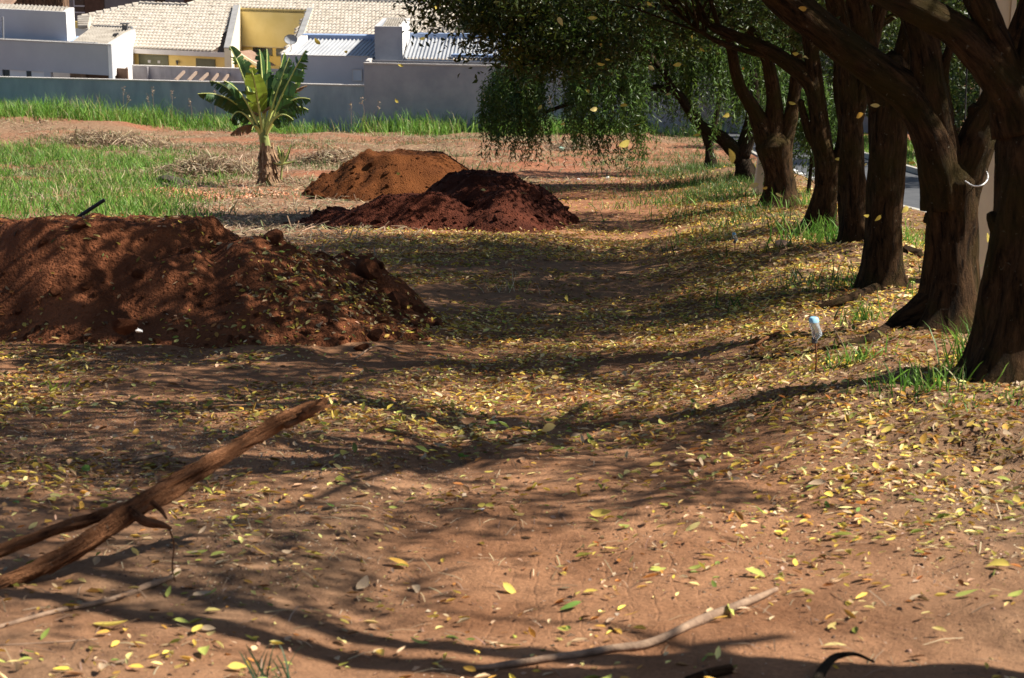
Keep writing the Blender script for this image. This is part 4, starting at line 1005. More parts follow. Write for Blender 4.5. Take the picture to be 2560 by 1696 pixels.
tree("street_tree", "slanting forked trunk with grass clump at its right foot", "tree", 23.1,
     [(1900, 535, 33), (1902, 500, 29), (1912, 420, 26), (1917, 375, 30)],
     [[(1910, 425, 25), (1910, 375, 25), (1896, 310, 21), (1886, 230, 20), (1862, 180, 19), (1800, 130, 16), (1730, 95, 13), (1640, 60, 10)],
      [(1908, 360, 22), (1890, 250, 20), (1875, 120, 18), (1862, 0, 16), (1840, -100, 12)],
      [(1916, 420, 22), (1926, 385, 19), (1944, 348, 15), (1950, 290, 14), (1938, 190, 13), (1945, 60, 11)],
      [(1900, 350, 12), (1875, 320, 10), (1862, 280, 9), (1850, 230, 7)],
      [(1880, 160, 9), (1800, 130, 8), (1740, 122, 7), (1660, 96, 6), (1600, 60, 4)]],
     [(1.8, 23.6, 4.6, 3.6, 2.6, 1.5, 95), (4.8, 24.0, 4.2, 2.8, 2.2, 1.5, 105)], seed=11, group=GT)
tree("street_tree", "short trunk splitting into three limbs beside the far white pole", "tree", 29.8,
     [(1802, 478, 44), (1802, 440, 34), (1798, 390, 32), (1787, 335, 42), (1783, 300, 38)],
     [[(1792, 385, 30), (1772, 320, 28), (1745, 262, 19), (1715, 210, 13), (1700, 165, 12), (1680, 90, 10), (1600, 20, 8)],
      [(1797, 380, 28), (1792, 310, 24), (1788, 220, 17), (1765, 120, 14), (1700, 50, 11), (1560, 20, 9), (1400, 15, 7), (1250, 30, 5)],
      [(1804, 385, 26), (1812, 325, 22), (1832, 250, 16), (1842, 150, 14), (1838, 30, 12), (1820, -60, 9)]],
     [(1.6, 29.5, 4.0, 3.0, 2.4, 1.35, 95), (4.6, 29.5, 3.9, 2.4, 2.4, 1.4, 75), (-.4, 30.0, 3.6, 1.1, 1.6, .85, 55), (.8, 29.6, 3.1, 1.2, 1.4, .75, 50)], seed=13, group=GT, size=.115)
# weeping pepper tree
Yp = 39
pt, _ = tree("pepper_tree", "weeping tree with hanging strands over the red dirt track", "tree", Yp,
     [(1730, 428, 27), (1722, 390, 23), (1708, 350, 21)],
     [[(1712, 365, 20), (1672, 322, 16), (1622, 292, 13), (1590, 250, 11), (1562, 212, 10), (1500, 203, 8), (1430, 206, 7), (1350, 228, 5), (1255, 262, 4)],
      [(1716, 360, 19), (1738, 280, 15), (1742, 200, 12), (1720, 110, 9), (1650, 50, 7)],
      [(1562, 215, 8), (1520, 150, 7), (1450, 100, 6), (1350, 90, 4)]], [], bark="bark_dark", seed=17)
def strands(r, n, seed, cx, cy, rx, ry, top, low, gap=None):
    Ps = []; Ts = []; Ls = []; Cs = []; mb = MB()
    gcen = prof(cy)
    k = 0
    while k < n:
        a_ = random.uniform(0, 2 * math.pi); rr = math.sqrt(random.uniform(.02, 1)); x = cx + rx * rr * math.cos(a_); y = cy + ry * rr * math.sin(a_)
        if gap and gap(x, y): continue
        cl = vnoise(np.array([x * 1.6]), np.array([y * 1.6]), seed)[0]
        z1 = gcen + top - (top - 1.9) * rr ** 2.2 + random.uniform(-.35, .35)
        ln = random.uniform(.7, 1.5) * (1.0 + .9 * cl); z0 = max(z1 - ln, gcen + low + random.uniform(0, .9) + (cl < 0) * .5)
        if z0 > z1 - .3: z0 = z1 - .3
        m_ = int((z1 - z0) / .035); zz = np.linspace(z1, z0, m_); sx, sy = random.gauss(0, .06), random.gauss(0, .06)
        p = np.stack([x + sx * np.linspace(0, 1, m_) ** .6 * 1.5, y + sy * np.linspace(0, 1, m_) ** .6 * 1.5, zz], 1)
        Ps.append(p + RNG.normal(0, .012, p.shape)); d = RNG.normal(0, 1, (m_, 3)) * np.array([.55, .55, .2]) + np.array([0, 0, -.75]); Ts.append(d)
        Cs.append(np.repeat(np.array([[.045, .085, .016]]) * random.uniform(.6, 2.2) + np.array([[.03, .03, 0]]) * (random.random() < .25), m_, 0)); k += 1
    P = np.concatenate(Ps); T = np.concatenate(Ts); Cc = np.concatenate(Cs); N = len(P)
    L = RNG.uniform(.08, .16, N); V, F = inst(LEAF4_V, LEAF4_F, P, RNG.normal(0, 1, (N, 3)), T, np.stack([L, L * .17, L], 1))
    return tag(obj("crown", V, F, M["crown"], r, np.repeat(Cc, 4, 0)), kind="stuff")
strands(pt, 3300, 5, 2.9, 39.0, 3.6, 3.0, 4.4, .75, lambda x, y: (.62 < x < 1.15 and random.random() < .93) or (x > 2.6 and y < 39.2 and random.random() < .88))
tree("pepper_tree", "small far dark trunk at the shaded end of the dirt track", "tree", 45.0,
     [(1646, 402, 15), (1644, 370, 13), (1636, 330, 11)], [[(1638, 335, 10), (1622, 290, 8), (1590, 230, 6), (1540, 170, 5)], [(1640, 335, 9), (1655, 270, 7), (1670, 190, 5)]],
     [(4.6, 46, 4.0, 2.6, 2.0, 1.5, 60)], bark="bark_dark", seed=19, size=.13)
n = 170; d = RNG.normal(0, 1, (n, 3)); d /= np.linalg.norm(d, axis=1)[:, None]; cs = d * (RNG.uniform(.2, 1, (n, 1)) ** .45) * np.array([3.4, 2.6, 1.1]) + np.array([3.1, 39, zg(3.1, 39) + 3.9])
V, F, Cc = crown_mesh(cs, 70, RNG.uniform(.3, .55, n), .09); tag(obj("upper_crown", V, F, M["crown"], pt, Cc), kind="stuff")
r = empty("weeping_shrub", (5.15, 32.5, zg(5.15, 32.5)))
V, F = sweep([(5.15, 32.5, zg(5.15, 32.5) - .05), (5.2, 32.5, zg(5.15, 32.5) + .8), (5.1, 32.6, zg(5.15, 32.5) + 1.7)], [.04, .03, .015], 7, 4, .1); obj("stem", V, F, M["bark_dark"], r)
strands(r, 190, 8, 5.15, 32.5, .75, .7, 2.1, .08)
tag(r, "weeping green shrub right of the three-limbed trunk", "shrub")
# across the street: dark garden trees and a wall so that the view between the trunks ends in foliage
for k, (x, y, h, lab) in enumerate(((13.0, 44, 5.0, "dense dark tree across the street, nearest of them"), (13.5, 54, 5.5, "dense dark tree across the street, middle one"), (15.5, 66, 6.5, "dense dark tree across the street, farthest one"), (4.2, 79, 8.5, "tall dark tree behind the grey wall, left one"), (9, 82, 9, "tall dark tree behind the grey wall, right one"), (16.5, 84, 9.5, "tall dark tree behind the wall at the street end"), (.5, 84, 8, "tall dark tree behind the metal roof"), (12.7, 62, 6.5, "rounded dark tree on the far verge, left of the nearer ones"), (12.2, 72, 7, "dark tree standing before the street-end wall"))):
    g = zg(x, y); r = empty("garden_tree", (x, y, g))
    V, F = sweep([(x, y, g - .1), (x + .1, y, g + 1.2), (x, y + .2, g + 2.6)], [.22, .17, .12], 10, 4, .1, seed=k); obj("trunk", V, F, M["bark_dark"], r, smooth=True)
    n = 150; d = RNG.normal(0, 1, (n, 3)); d /= np.linalg.norm(d, axis=1)[:, None]; cs = d * (RNG.uniform(.2, 1, (n, 1)) ** .45) * np.array([2.8, 2.6, h * .45]) + np.array([x, y, g + h * .55])
    V, F, Cc = crown_mesh(cs, 70, RNG.uniform(.4, .8, n), .19); tag(obj("crown", V, F, M["crown"], r, Cc), kind="stuff"); tag(r, lab, "tree", "trees across the street")
r = empty("street_wall", (12.6, 78, -7.7))
MB().slab((7.8, 80), (17, 74), .2, -9.5, -4.0).make("wall", M["render_grey"], r); MB().slab((7.8, 79.96), (17, 73.96), .28, -3.998, -3.94).make("coping", M["coping"], r)
MB().slab((9.5, 78.8), (11.5, 77.4), .05, -8, -5.6).make("gate", M["panel"], r)
tag(r, "blue-grey wall at the end of the street between trunks", "wall")

# --- utility poles
def pole(lab, pts, Y, w_, top):
    b = D(pts[0][0], pts[0][1], Y); t_ = D(pts[1][0], pts[1][1], Y); d = (t_ - b) / (t_[2] - b[2])
    g = zg(b[0], b[1]); B = b + d * (g - .2 - b[2]); T = b + d * (top - b[2])
    r = empty("utility_pole", (B[0], B[1], g)); mb = MB()
    # double-T section: two flanges and a web
    def sec(P, s_): return [(P[0] + sx * s_ * w_ / 2, P[1] + sy * s_ * w_ * .38, P[2]) for sx, sy in ((-1, -1), (1, -1), (1, 1), (-1, 1))]
    def prism(x0, x1, y0, y1, s0=1.08, s1=.8):
        lo = [(B[0] + x * s0 * w_, B[1] + y * s0 * w_, B[2]) for x, y in ((x0, y0), (x1, y0), (x1, y1), (x0, y1))]
        hi = [(T[0] + x * s1 * w_, T[1] + y * s1 * w_, T[2]) for x, y in ((x0, y0), (x1, y0), (x1, y1), (x0, y1))]; mb.hexa(lo + hi)
    prism(-.5, -.31, -.38, .38); prism(.31, .5, -.38, .38); prism(-.309, .309, -.30, .30)
    mb.make("shaft", M["concrete_pole"], r)
    return tag(r, lab, "utility pole", "concrete poles among the trees"), B, T
pole("pale concrete utility pole behind the two rightmost trunks", ((2272, 640), (2315, 0)), 16.5, .225, 6.0)
pole("far white concrete pole beside the short three-limbed trunk", ((1755, 440), (1768, 330)), 33.5, .20, D(1768, 318, 33.5)[2])
# cable and conduit loop on the forked tree
V, F = sweep([D(2240, 0, 13.4), D(2236, 120, 13.4), D(2232, 230, 13.35), D(2228, 330, 13.3), D(2215, 420, 13.0)], [.006] * 5, 5, 5, 0); tag(obj("cable", V, F, M["black_pipe"], loc=D(2215, 420, 13.0)), "thin black cable hanging in the fork of the tree", "cable")
V, F = sweep([D(2231, 419, 12.45), D(2250, 430, 12.4), D(2270, 428, 12.4), D(2283, 415, 12.5), D(2282, 400, 12.7), D(2272, 388, 12.9)], [.0045] * 6, 7, 6, 0); tag(obj("conduit_loop", V, F, M["white_plastic"], loc=D(2250, 430, 12.4)), "thin white plastic conduit curling around the forked trunk", "conduit")

# ================================================================== BANANA PLANT
bp = D(621, 443, 40.5); bx, by = bp[0], bp[1]; bg0 = G1(bx, by)
S = 40.5 / 4700 / 3.92
def BL(zx, zy, dy=0.0): return np.array([bx + (zx - 872) * S, by + dy, bg0 + (1405 - zy) * S * 1.02])
ban = empty("banana_plant", (bx, by, bg0))
def banana_leaf(parent, base, ctrl, tip, width, face, col, tear=.35, droop=.35, name="leaf", rib="banana_rib", seed=0, petiole=.14):
    rr = random.Random(seed); base, ctrl, tip, face = [np.array(q_, float) for q_ in (base, ctrl, tip, face)]
    N = 26; ts = np.linspace(0, 1, N + 1); P = np.array([(1 - t) ** 2 * base + 2 * t * (1 - t) * ctrl + t * t * tip for t in ts]); T = np.gradient(P, axis=0); T /= np.linalg.norm(T, axis=1)[:, None]
    V = []; F = []; Cc = []
    for sgn in (-1, 1):
        dr = droop; gap = 0.0
        for i in range(N):
            if ts[i] < petiole: continue
            if rr.random() < tear: dr = droop + rr.uniform(-.35, .95); gap = rr.uniform(.2, .9)
            else: gap = 0.0
            q4 = []
            for e, j in enumerate((i, i + 1)):
                s_ = (ts[j] - petiole) / (1 - petiole); w_ = width * (max(0.0, math.sin(math.pi * min(1, s_ ** .75 * .93 + .07))) ** .55) * (1 if s_ < .985 else .35)
                t_ = T[j]; f = face - t_ * face.dot(t_); f /= np.linalg.norm(f); sd_ = np.cross(t_, f) * sgn
                dvec = sd_ * math.cos(dr) - f * math.sin(dr) + t_ * .25; dvec /= np.linalg.norm(dvec)
                pt_ = P[j] - (t_ * (ts[1] * np.linalg.norm(tip - base)) * gap * (1 - e) * -1 if False else 0)
                edge = P[j] + dvec * w_ + np.array([0, 0, -abs(dr) * .12 * w_])
                if gap and e == 0: edge = edge + t_ * gap * np.linalg.norm(P[1] - P[0])
                m_ = P[j] + dvec * w_ * .5 + f * w_ * .05
                q4.append((P[j], m_, edge))
            b = len(V); V += [q4[0][0], q4[0][1], q4[0][2], q4[1][0], q4[1][1], q4[1][2]]
            F += [(b, b + 1, b + 4, b + 3), (b + 1, b + 2, b + 5, b + 4)]
            sh = rr.uniform(.8, 1.2); c = np.array(col) * sh; edgec = c * 1.05 + np.array([.03, .015, 0]) * (rr.random() < .25)
            Cc += [c * 1.15, c, edgec] * 2
    o = obj(name, V, F, M["banana"], parent, np.clip(np.array(Cc), 0.004, .9))
    Vr, Fr = sweep(P, np.linspace(.022, .005, len(P)) * (1.5 if petiole > .05 else 1), 6, 1, 0); obj("midrib", Vr, Fr, M[rib], o)
    return o
g1, g2, g3, gy, gb = (.04, .105, .022), (.06, .145, .03), (.10, .19, .05), (.26, .36, .04), (.2, .11, .055)
crx, crz = 825, 740
lv = [  # base, ctrl, tip (crop pixels), dy of ctrl and tip, width m, facing, colour, tear, droop
    ((800, 720), (610, 480), (245, 455), -.2, -.5, .21, (0, -.2, 1), g2, .55, .9),
    ((790, 700), (560, 420), (305, 370), .2, .3, .17, (0, -.2, 1), g1, .6, .7),
    ((805, 660), (650, 300), (512, 75), .1, .3, .20, (-.6, -.7, .3), g3, .45, .3),
    ((800, 700), (690, 470), (508, 330), -.3, -.55, .19, (.4, -.5, .8), g2, .5, .5),
    ((820, 640), (840, 380), (800, 110), .2, .4, .17, (0, -1, .2), g2, .25, .15),
    ((830, 650), (880, 400), (862, 108), .3, .55, .20, (.2, -1, .2), g2, .4, .2),
    ((812, 690), (815, 480), (775, 250), -.35, -.6, .23, (-.1, -1, .15), gy, .12, .1),
    ((830, 690), (950, 480), (1045, 140), .2, .4, .20, (-.4, -1, .2), g2, .3, .3),
    ((830, 690), (1010, 440), (1110, 170), -.1, .0, .20, (-.5, -.9, .3), g3, .3, .3),
    ((840, 710), (1060, 470), (1290, 90), -.2, -.35, .27, (-.5, -.75, .45), g1, .45, .35),
    ((840, 740), (1070, 500), (1320, 515), -.2, -.3, .22, (.1, -.3, 1), g2, .6, .95),
    ((840, 770), (1080, 580), (1275, 640), .1, .2, .2, (0, -.2, 1), g1, .6, 1.0),
    ((800, 740), (650, 620), (520, 660), .35, .7, .22, (0, .3, 1), g1, .5, .9),
    ((840, 740), (930, 560), (1010, 560), .5, 1.0, .22, (0, .4, 1), g1, .5, .8),
    ((812, 760), (700, 640), (640, 560), .3, .5, .2, (-.3, -.6, .5), g1, .4, .5),
    ((805, 800), (770, 770), (740, 850), -.15, -.25, .08, (-.3, -.8, .3), g3, .2, .4),
    ((800, 740), (620, 560), (560, 700), -.3, -.5, .24, (0, -.3, 1), g1, .6, 1.0),
    ((845, 760), (1000, 620), (1160, 700), -.35, -.5, .22, (0, -.3, 1), g2, .65, 1.1),
    ((810, 680), (740, 420), (640, 200), .15, .3, .2, (-.3, -1, .2), g1, .4, .3),
    ((810, 690), (720, 520), (700, 330), .3, .5, .2, (-.1, -1, .3), g1, .4, .3),
    ((842, 700), (960, 560), (1100, 330), .1, .2, .21, (-.3, -.9, .4), g1, .5, .5),
    ((842, 700), (1100, 560), (1220, 290), .3, .5, .2, (-.3, -.9, .4), g2, .6, .6),
]
for k, (b_, c_, t_, dc_, dt_, w_, fc, col, te, dr) in enumerate(lv):
    banana_leaf(ban, BL(838 + (b_[0] - 825) * .7, 930), BL(c_[0], c_[1] - 25, dc_), BL(t_[0] , t_[1] + (40 if abs(t_[0] - 830) > 250 and t_[1] > 300 else 0), dt_), w_ * 1.12, fc, np.array(col) * .68, te, dr * 1.15, seed=k + 40, petiole=.24)
for k, (b_, c_, t_, dc_, dt_, w_) in enumerate((((800, 830), (640, 780), (525, 900), -.1, -.2, .16), ((835, 700), (1140, 470), (1265, 450), .15, .25, .07), ((790, 720), (560, 600), (430, 650), .2, .3, .12))):
    tag(banana_leaf(ban, BL(*b_), BL(c_[0], c_[1], dc_), BL(t_[0], t_[1], dt_), w_, (0, -.4, 1), gb, .6, 1.1, name="dead_leaf", rib="banana_dry", seed=80 + k), "withered brown hanging leaf")
V, F = sweep([BL(872, 1420), BL(868, 1300), BL(860, 1150), BL(850, 1000), BL(840, 920), BL(836, 860)], [.17, .16, .13, .11, .10, .05], 14, 5, .08, seed=4); obj("pseudostem", V, F, M["banana_stem"], ban, smooth=True)
for k in range(130):              # dry sheaths clasping the foot
    a_ = random.uniform(0, 6.28); h0 = random.uniform(0, .62); rr = .175 - .075 * h0; ln = random.uniform(.18, .4)
    c0_ = np.array([bx + rr * math.cos(a_), by + rr * math.sin(a_), bg0 + h0 + ln]); tw = np.array([-math.sin(a_), math.cos(a_), 0]) * random.uniform(.025, .05); ou = np.array([math.cos(a_), math.sin(a_), 0])
    A_ = c0_; B_ = c0_ + ou * .03 + [0, 0, -ln * .5]; E_ = c0_ + ou * random.uniform(.05, .12) + [0, 0, -ln] + tw * random.gauss(0, 1)
    E_[2] = max(E_[2], bg0 + .01)
    obj("dry_sheath", [A_ - tw, A_ + tw, B_ - tw, B_ + tw, E_ - tw * .5, E_ + tw * .5], [(0, 1, 3, 2), (2, 3, 5, 4)], M["banana_dry"], ban)
tag(ban, "banana plant with tattered leaves in front of the boundary wall", "banana plant")
bs = empty("banana_sucker", (BL(1005, 1330)[0], by - .1, G1(BL(1005, 1330)[0], by - .1)))
V, F = sweep([BL(1003, 1335, -.1), BL(1012, 1240, -.1), BL(1025, 1150, -.1)], [.025, .022, .015], 8, 3, .05); obj("stem", V, F, M["banana_stem"], bs)
for k, (c_, t_, w_, col) in enumerate((((1000, 1090), (985, 1010), .055, g2), ((1060, 1120), (1110, 995), .06, g3), ((1035, 1130), (1030, 1040), .04, g2), ((980, 1190), (935, 1170), .05, g1), ((1080, 1180), (1150, 1150), .03, g1))):
    banana_leaf(bs, BL(1022, 1180, -.1), BL(*c_, -.12), BL(*t_, -.15), w_, (0, -1, .3), col, .1, .15, seed=90 + k, petiole=.1)
tag(bs, "young banana shoot with a few green leaves beside the big plant", "banana plant")

# ================================================================== BRANCHES, STAKES, RUBBISH
def fibres(V, F, n, P, R, mb, ln=.1):
    for k in range(n):
        i = random.uniform(0, len(P) - 1.01); i0 = int(i); p = P[i0] + (P[i0 + 1] - P[i0]) * (i - i0); rr = R[i0]
        d = (P[i0 + 1] - P[i0]) / np.linalg.norm(P[i0 + 1] - P[i0]); o = np.array([random.gauss(0, 1), random.gauss(0, 1), random.gauss(0, 1)]); o -= d * o.dot(d); o /= np.linalg.norm(o)
        a_ = p + o * rr * .9; b_ = a_ + o * rr * random.uniform(.1, .5) - d * ln * random.uniform(.4, 1.2); Vv, Ff = sweep([a_ + d * ln * .3, a_, b_], [.004, .006, .002], 4, 2, 0); mb.add(Vv, Ff)
r = empty("fallen_branch", tuple(D(60, 1370, 6.45)))
P1 = [D(-60, 1375, 6.3), D(60, 1330, 6.4), D(200, 1255, 6.5), D(330, 1165, 6.65), D(480, 1075, 6.85), D(620, 992, 7.05), D(700, 950, 7.15), D(752, 930, 7.25)]; R1 = [.025, .028, .028, .036, .031, .026, .020, .010]
ridge = lambda L, ph: 1 + .16 * np.sin(4 * ph + 1.5 * np.sin(L * 5)) + .10 * np.sin(9 * ph + 3 * L) + .10 * math.sin(L * 23) * np.cos(ph)
V, F = sweep(P1, R1, 32, 14, .34, flare=ridge, seed=2, freq=4); obj("stem", V, F, M["wood_dead"], r, smooth=True)
P2 = [D(-60, 1300, 6.5), D(60, 1250, 6.55), D(160, 1215, 6.6), D(290, 1175, 6.68)]; V, F = sweep(P2, [.019, .021, .022, .018], 24, 10, .34, flare=ridge, seed=6, freq=4); obj("split_prong", V, F, M["wood_dead"], r, smooth=True)
V, F = sweep([D(300, 1180, 6.6), D(335, 1205, 6.55), D(372, 1213, 6.52), D(396, 1222, 6.5)], [.022, .016, .012, .005], 8, 5, .3, seed=8); obj("torn_stub", V, F, M["wood_dead"], r, smooth=True)
V, F = sweep([D(350, 1160, 6.62), D(372, 1180, 6.6), D(385, 1200, 6.58)], [.012, .009, .004], 7, 4, .2); obj("torn_stub", V, F, M["wood_dead"], r)
for k, (a_, b_, rr) in enumerate((((690, 962), (768, 936), .012), ((700, 952), (748, 921), .009), ((660, 985), (738, 958), .010), ((600, 1020), (655, 968), .009))):
    V, F = sweep([D(*a_, 7.05), D((a_[0] + b_[0]) / 2, (a_[1] + b_[1]) / 2 - 2, 7.1), D(*b_, 7.15)], [rr * 1.4, rr * 1.2, rr * .3], 8, 5, .4, seed=9 + k); obj("splinter", V, F, M["wood_dead"], r, smooth=True)
mb = MB(); Pp, Rr = catmull(P1, R1, 4); fibres(V, F, 150, Pp, Rr, mb, .10); tag(mb.make("wood_fibres", M["wood_dead"], r), kind="stuff")
V, F = sweep([D(392, 1225, 6.5), D(402, 1260, 6.48), D(398, 1310, 6.45), D(405, 1345, 6.42)], [.004, .003, .003, .002], 5, 4, 0); obj("bark_strip", V, F, M["wood_dead"], r)
tag(r, "broken brown branch propped up in the left foreground", "branch")
def gpt(u, v, lift=0.0):         # photo point (2367 view) dropped on the terrain
    d = ray(u * Q, v * Q); k0 = 2.0
    for _ in range(60):
        p = np.array([0, 0, CAM_H]) + d * k0; e = p[2] - G1(p[0], p[1]) - lift
        k0 += e / max(.05, -(d[2] + .105 * d[1]))
        if abs(e) < 1e-4: break
    p = np.array([0, 0, CAM_H]) + d * k0
    return p
def stick(name, label, pts, radii, m="twig", lift=.0, seg=8, wob=.15, cat="stick"):
    P = [gpt(u, v, lift + rad) for (u, v), rad in zip(pts, radii)]
    V, F = sweep(P, radii, seg, 6, wob, seed=int(pts[0][0]) % 37, freq=3)
    return tag(obj(name, V, F, M[m], smooth=True, loc=P[0]), label, cat)
stick("bent_stick", "long bent stick lying on the bare soil, bottom centre", [(1085, 1548), (1250, 1525), (1400, 1502), (1490, 1490), (1560, 1462), (1640, 1425), (1720, 1395), (1795, 1362)], [.008, .012, .013, .014, .014, .016, .015, .008], seg=10)
stick("thin_stick", "thin dry stick under the propped branch, bottom left", [(-20, 1455), (120, 1415), (260, 1385), (340, 1355), (395, 1335)], [.007, .008, .010, .012, .010])
stick("dark_stick", "dark bark piece left of the propped branch", [(240, 1078), (330, 1060), (400, 1046)], [.006, .010, .007], "twig")
stick("dark_stick", "forked dark twig at the bottom right edge", [(1885, 1580), (1905, 1545), (1930, 1520), (1975, 1512), (2020, 1530)], [.018, .016, .012, .007, .004], "bark_dark", lift=.02)
stick("wood_chunk", "short reddish brown chunk of wood at the bottom edge", [(1585, 1572), (1640, 1558), (1690, 1546)], [.012, .018, .016], "bark")
stick("thin_stick", "thin reddish stick on sunny leaves left of the bottle stake", [(1735, 806), (1775, 780), (1812, 765)], [.009, .011, .009], "wood_dead", lift=.02)
stick("thin_stick", "thin twig in the shade in front of the nearest heap", [(820, 830), (870, 800), (930, 815)], [.006, .007, .005])
stick("thin_stick", "straw-coloured stem lying at the left bottom edge", [(0, 1492), (110, 1486), (225, 1478)], [.003, .003, .002])
stick("thin_stick", "pale twig beside the propped branch tip", [(790, 1040), (830, 1032), (848, 1025)], [.004, .005, .004])
stick("thin_stick", "slanting pale stalk in the leaves left of the bottle", [(1918, 742), (1945, 790), (1952, 806)], [.003, .004, .003], lift=.03)
stick("root", "surface root running left from the forked tree", [(2070, 750), (2000, 790), (1900, 815), (1800, 830), (1700, 828)], [.05, .04, .03, .024, .012], "bark", lift=-.035, cat="root")
stick("root", "surface root in the leaves below the lopped trunk", [(2030, 665), (1960, 690), (1880, 715), (1790, 735)], [.045, .034, .024, .012], "bark", lift=-.03, cat="root")
# black pipe sticking out of the heap
V, F = sweep([D(150, 525, 16.2), D(195, 493, 16.2), D(242, 462, 16.2)], [.018, .018, .016], 8, 3, .03); tag(obj("pipe", V, F, M["black_pipe"], loc=D(150, 525, 16.2)), "black pipe poking out behind the nearest heap", "pipe")
# bottle on a stake, twice
def bottle(lab, u, vtop, vbot, vfoot, hgt, tint):
    f = gpt(u, vfoot); Yb = f[1]; r = empty("bottle_stake", tuple(f)); top = D(u + 1, vtop, Yb); nz = hgt
    z0 = top[2] - hgt; x0 = top[0]; lean = np.array([.02, 0, 0])
    V, F = sweep([f + [0, 0, -.05], [f[0] + .004, Yb, (f[2] + z0) / 2], [x0 - .003, Yb, z0 + hgt * .45]], [.0055, .0055, .005], 6, 3, .05); obj("stake", V, F, M["rust"], r)
    prof_ = [(0, .014), (.06, .014), (.13, .016), (.28, hgt * .20), (.42, hgt * .205), (.5, hgt * .19), (.58, hgt * .205), (.70, hgt * .19), (.8, hgt * .2), (.97, hgt * .18), (1.0, hgt * .12)]
    n = 14; V = []; F = []
    for i, (h, rr) in enumerate(prof_):
        for k in range(n):
            a_ = 2 * math.pi * k / n; r2 = rr * (1 + .10 * math.sin(3 * a_ + h * 9) * (h > .25)); V.append((x0 + r2 * math.cos(a_) + .012 * math.sin(h * 5), Yb + r2 * math.sin(a_), z0 + h * hgt))
    for i in range(len(prof_) - 1):
        for k in range(n): F.append((i * n + k, i * n + (k + 1) % n, (i + 1) * n + (k + 1) % n, (i + 1) * n + k))
    cut = 8
    obj("bottle_body", V[:(cut + 1) * n], [f_ for f_ in F if max(f_) < (cut + 1) * n], M["clear"], r, smooth=True)
    nb_ = np.array(V[cut * n:]); obj("bottle_base", nb_, [tuple(i - cut * n for i in f_) for f_ in F if min(f_) >= cut * n] + [tuple(len(nb_) - n + k for k in range(n))], M["bottle_blue"], r, smooth=True)
    wv, wf = sweep([(x0, Yb, z0 - .005), (x0, Yb, z0 + .02)], [.017, .017], 8, 1, 0); obj("cap", wv, wf, M["dark_metal"], r)
    return tag(r, lab, "bottle", "upturned bottles on stakes")
bottle("clear upturned bottle on a rusty stake in the sunny leaves", 1884, 733, 790, 866, .150, 1)
bottle("small far upturned bottle on a stake near the trees", 1698, 538, 556, 580, .115, 1)
def lump(name, lab, cat, u, v, sx, sy, sz, m, seed, lift=.0):
    p = gpt(u, v); me = clod_mesh(seed, M[m]); me.name = name; o = bpy.data.objects.new(name, me); o.location = (p[0], p[1], p[2] + sz * .28 + lift); o.scale = (sx, sy, sz); o.rotation_euler = (random.gauss(0, .1), random.gauss(0, .1), random.uniform(-.4, .4))
    link(o); return tag(o, lab, cat)
lump("stone", "pinkish stone among grass left of the slim trunks", "stone", 1812, 574, .22, .16, .14, "stone", 3)
lump("bark_debris", "brown heap of bark and dead fronds right of the lopped trunk", "debris", 2110, 598, .36, .3, .22, "bark", 5)
lump("paper_scrap", "white paper scrap on the far red dirt, right of centre", "litter", 1452, 392, .1, .1, .08, "paper", 6)
lump("paper_scrap", "white crumpled scrap on the track by the red heap", "litter", 1405, 412, .16, .1, .06, "paper", 7)
lump("paper_scrap", "small white scrap beside the far track ruts", "litter", 1338, 416, .1, .08, .05, "paper", 8)
lump("paper_scrap", "white wrapper in the leaves at the bottle's upper left", "litter", 1962, 806, .05, .03, .02, "paper", 9)
lump("green_bottle", "green plastic bottle lying at the far edge of the dirt", "litter", 1300, 348, .32, .16, .16, "green_plastic", 10)
lump("paper_scrap", "pale torn scrap on foreground soil in the centre", "litter", 1110, 1180, .07, .04, .012, "paper", 11)
lump("paper_scrap", "white scrap at the foot of the nearest heap", "litter", 318, 768, .06, .04, .03, "paper", 12)
lump("rubbish_bag", "pale blue rubbish bag across the street", "litter", 2125, 420, .4, .3, .3, "panel", 13)
lump("ash_lump", "dark charred lump beside the orange wood chips", "ash", 400, 428, 1.0, .8, .35, "charcoal", 14)
for u, v, s_, sd_, lab in ((290, 765, .12, 1, "brown clod at the left foot of the nearest heap"), (870, 790, .16, 2, "square brown clod at the right foot of the nearest heap"), (835, 812, .13, 4, "low brown clod in front of the nearest heap"), (745, 800, .1, 5, "small brown clod near the front of the nearest heap"), (960, 755, .1, 8, "clod fallen at the right end of the nearest heap")):
    lump("loose_clod", lab, "clod", u, v, s_, s_ * .9, s_ * .7, "heap_near", sd_)
# orange wood chips
p = gpt(395, 452); N = 2600; ps = np.stack([p[0] + RNG.normal(.2, 1.15, N), p[1] + RNG.normal(-.3, .9, N), np.zeros(N)], 1); ps[:, 2] = surf(ps[:, 0], ps[:, 1]) + .02 + .14 * np.exp(-((ps[:, 0] - p[0]) / .8) ** 2 - ((ps[:, 1] - p[1]) / .5) ** 2)
V, F = inst(HAY_V, HAY_F, ps, RNG.normal(0, .5, (N, 3)) + [0, 0, 1], RNG.normal(0, 1, (N, 3)), np.stack([RNG.uniform(.03, .09, N), RNG.uniform(.015, .035, N), np.full(N, .05)], 1))
tag(obj("wood_chips", V, F, M["mulch"], cols=rcol(N, 6, [(.55, .24, .12), (.65, .40, .26), (.40, .16, .08)], [3, 2, 2])), "scattered orange wood chips left of the banana plant", "wood chips", kind="stuff")

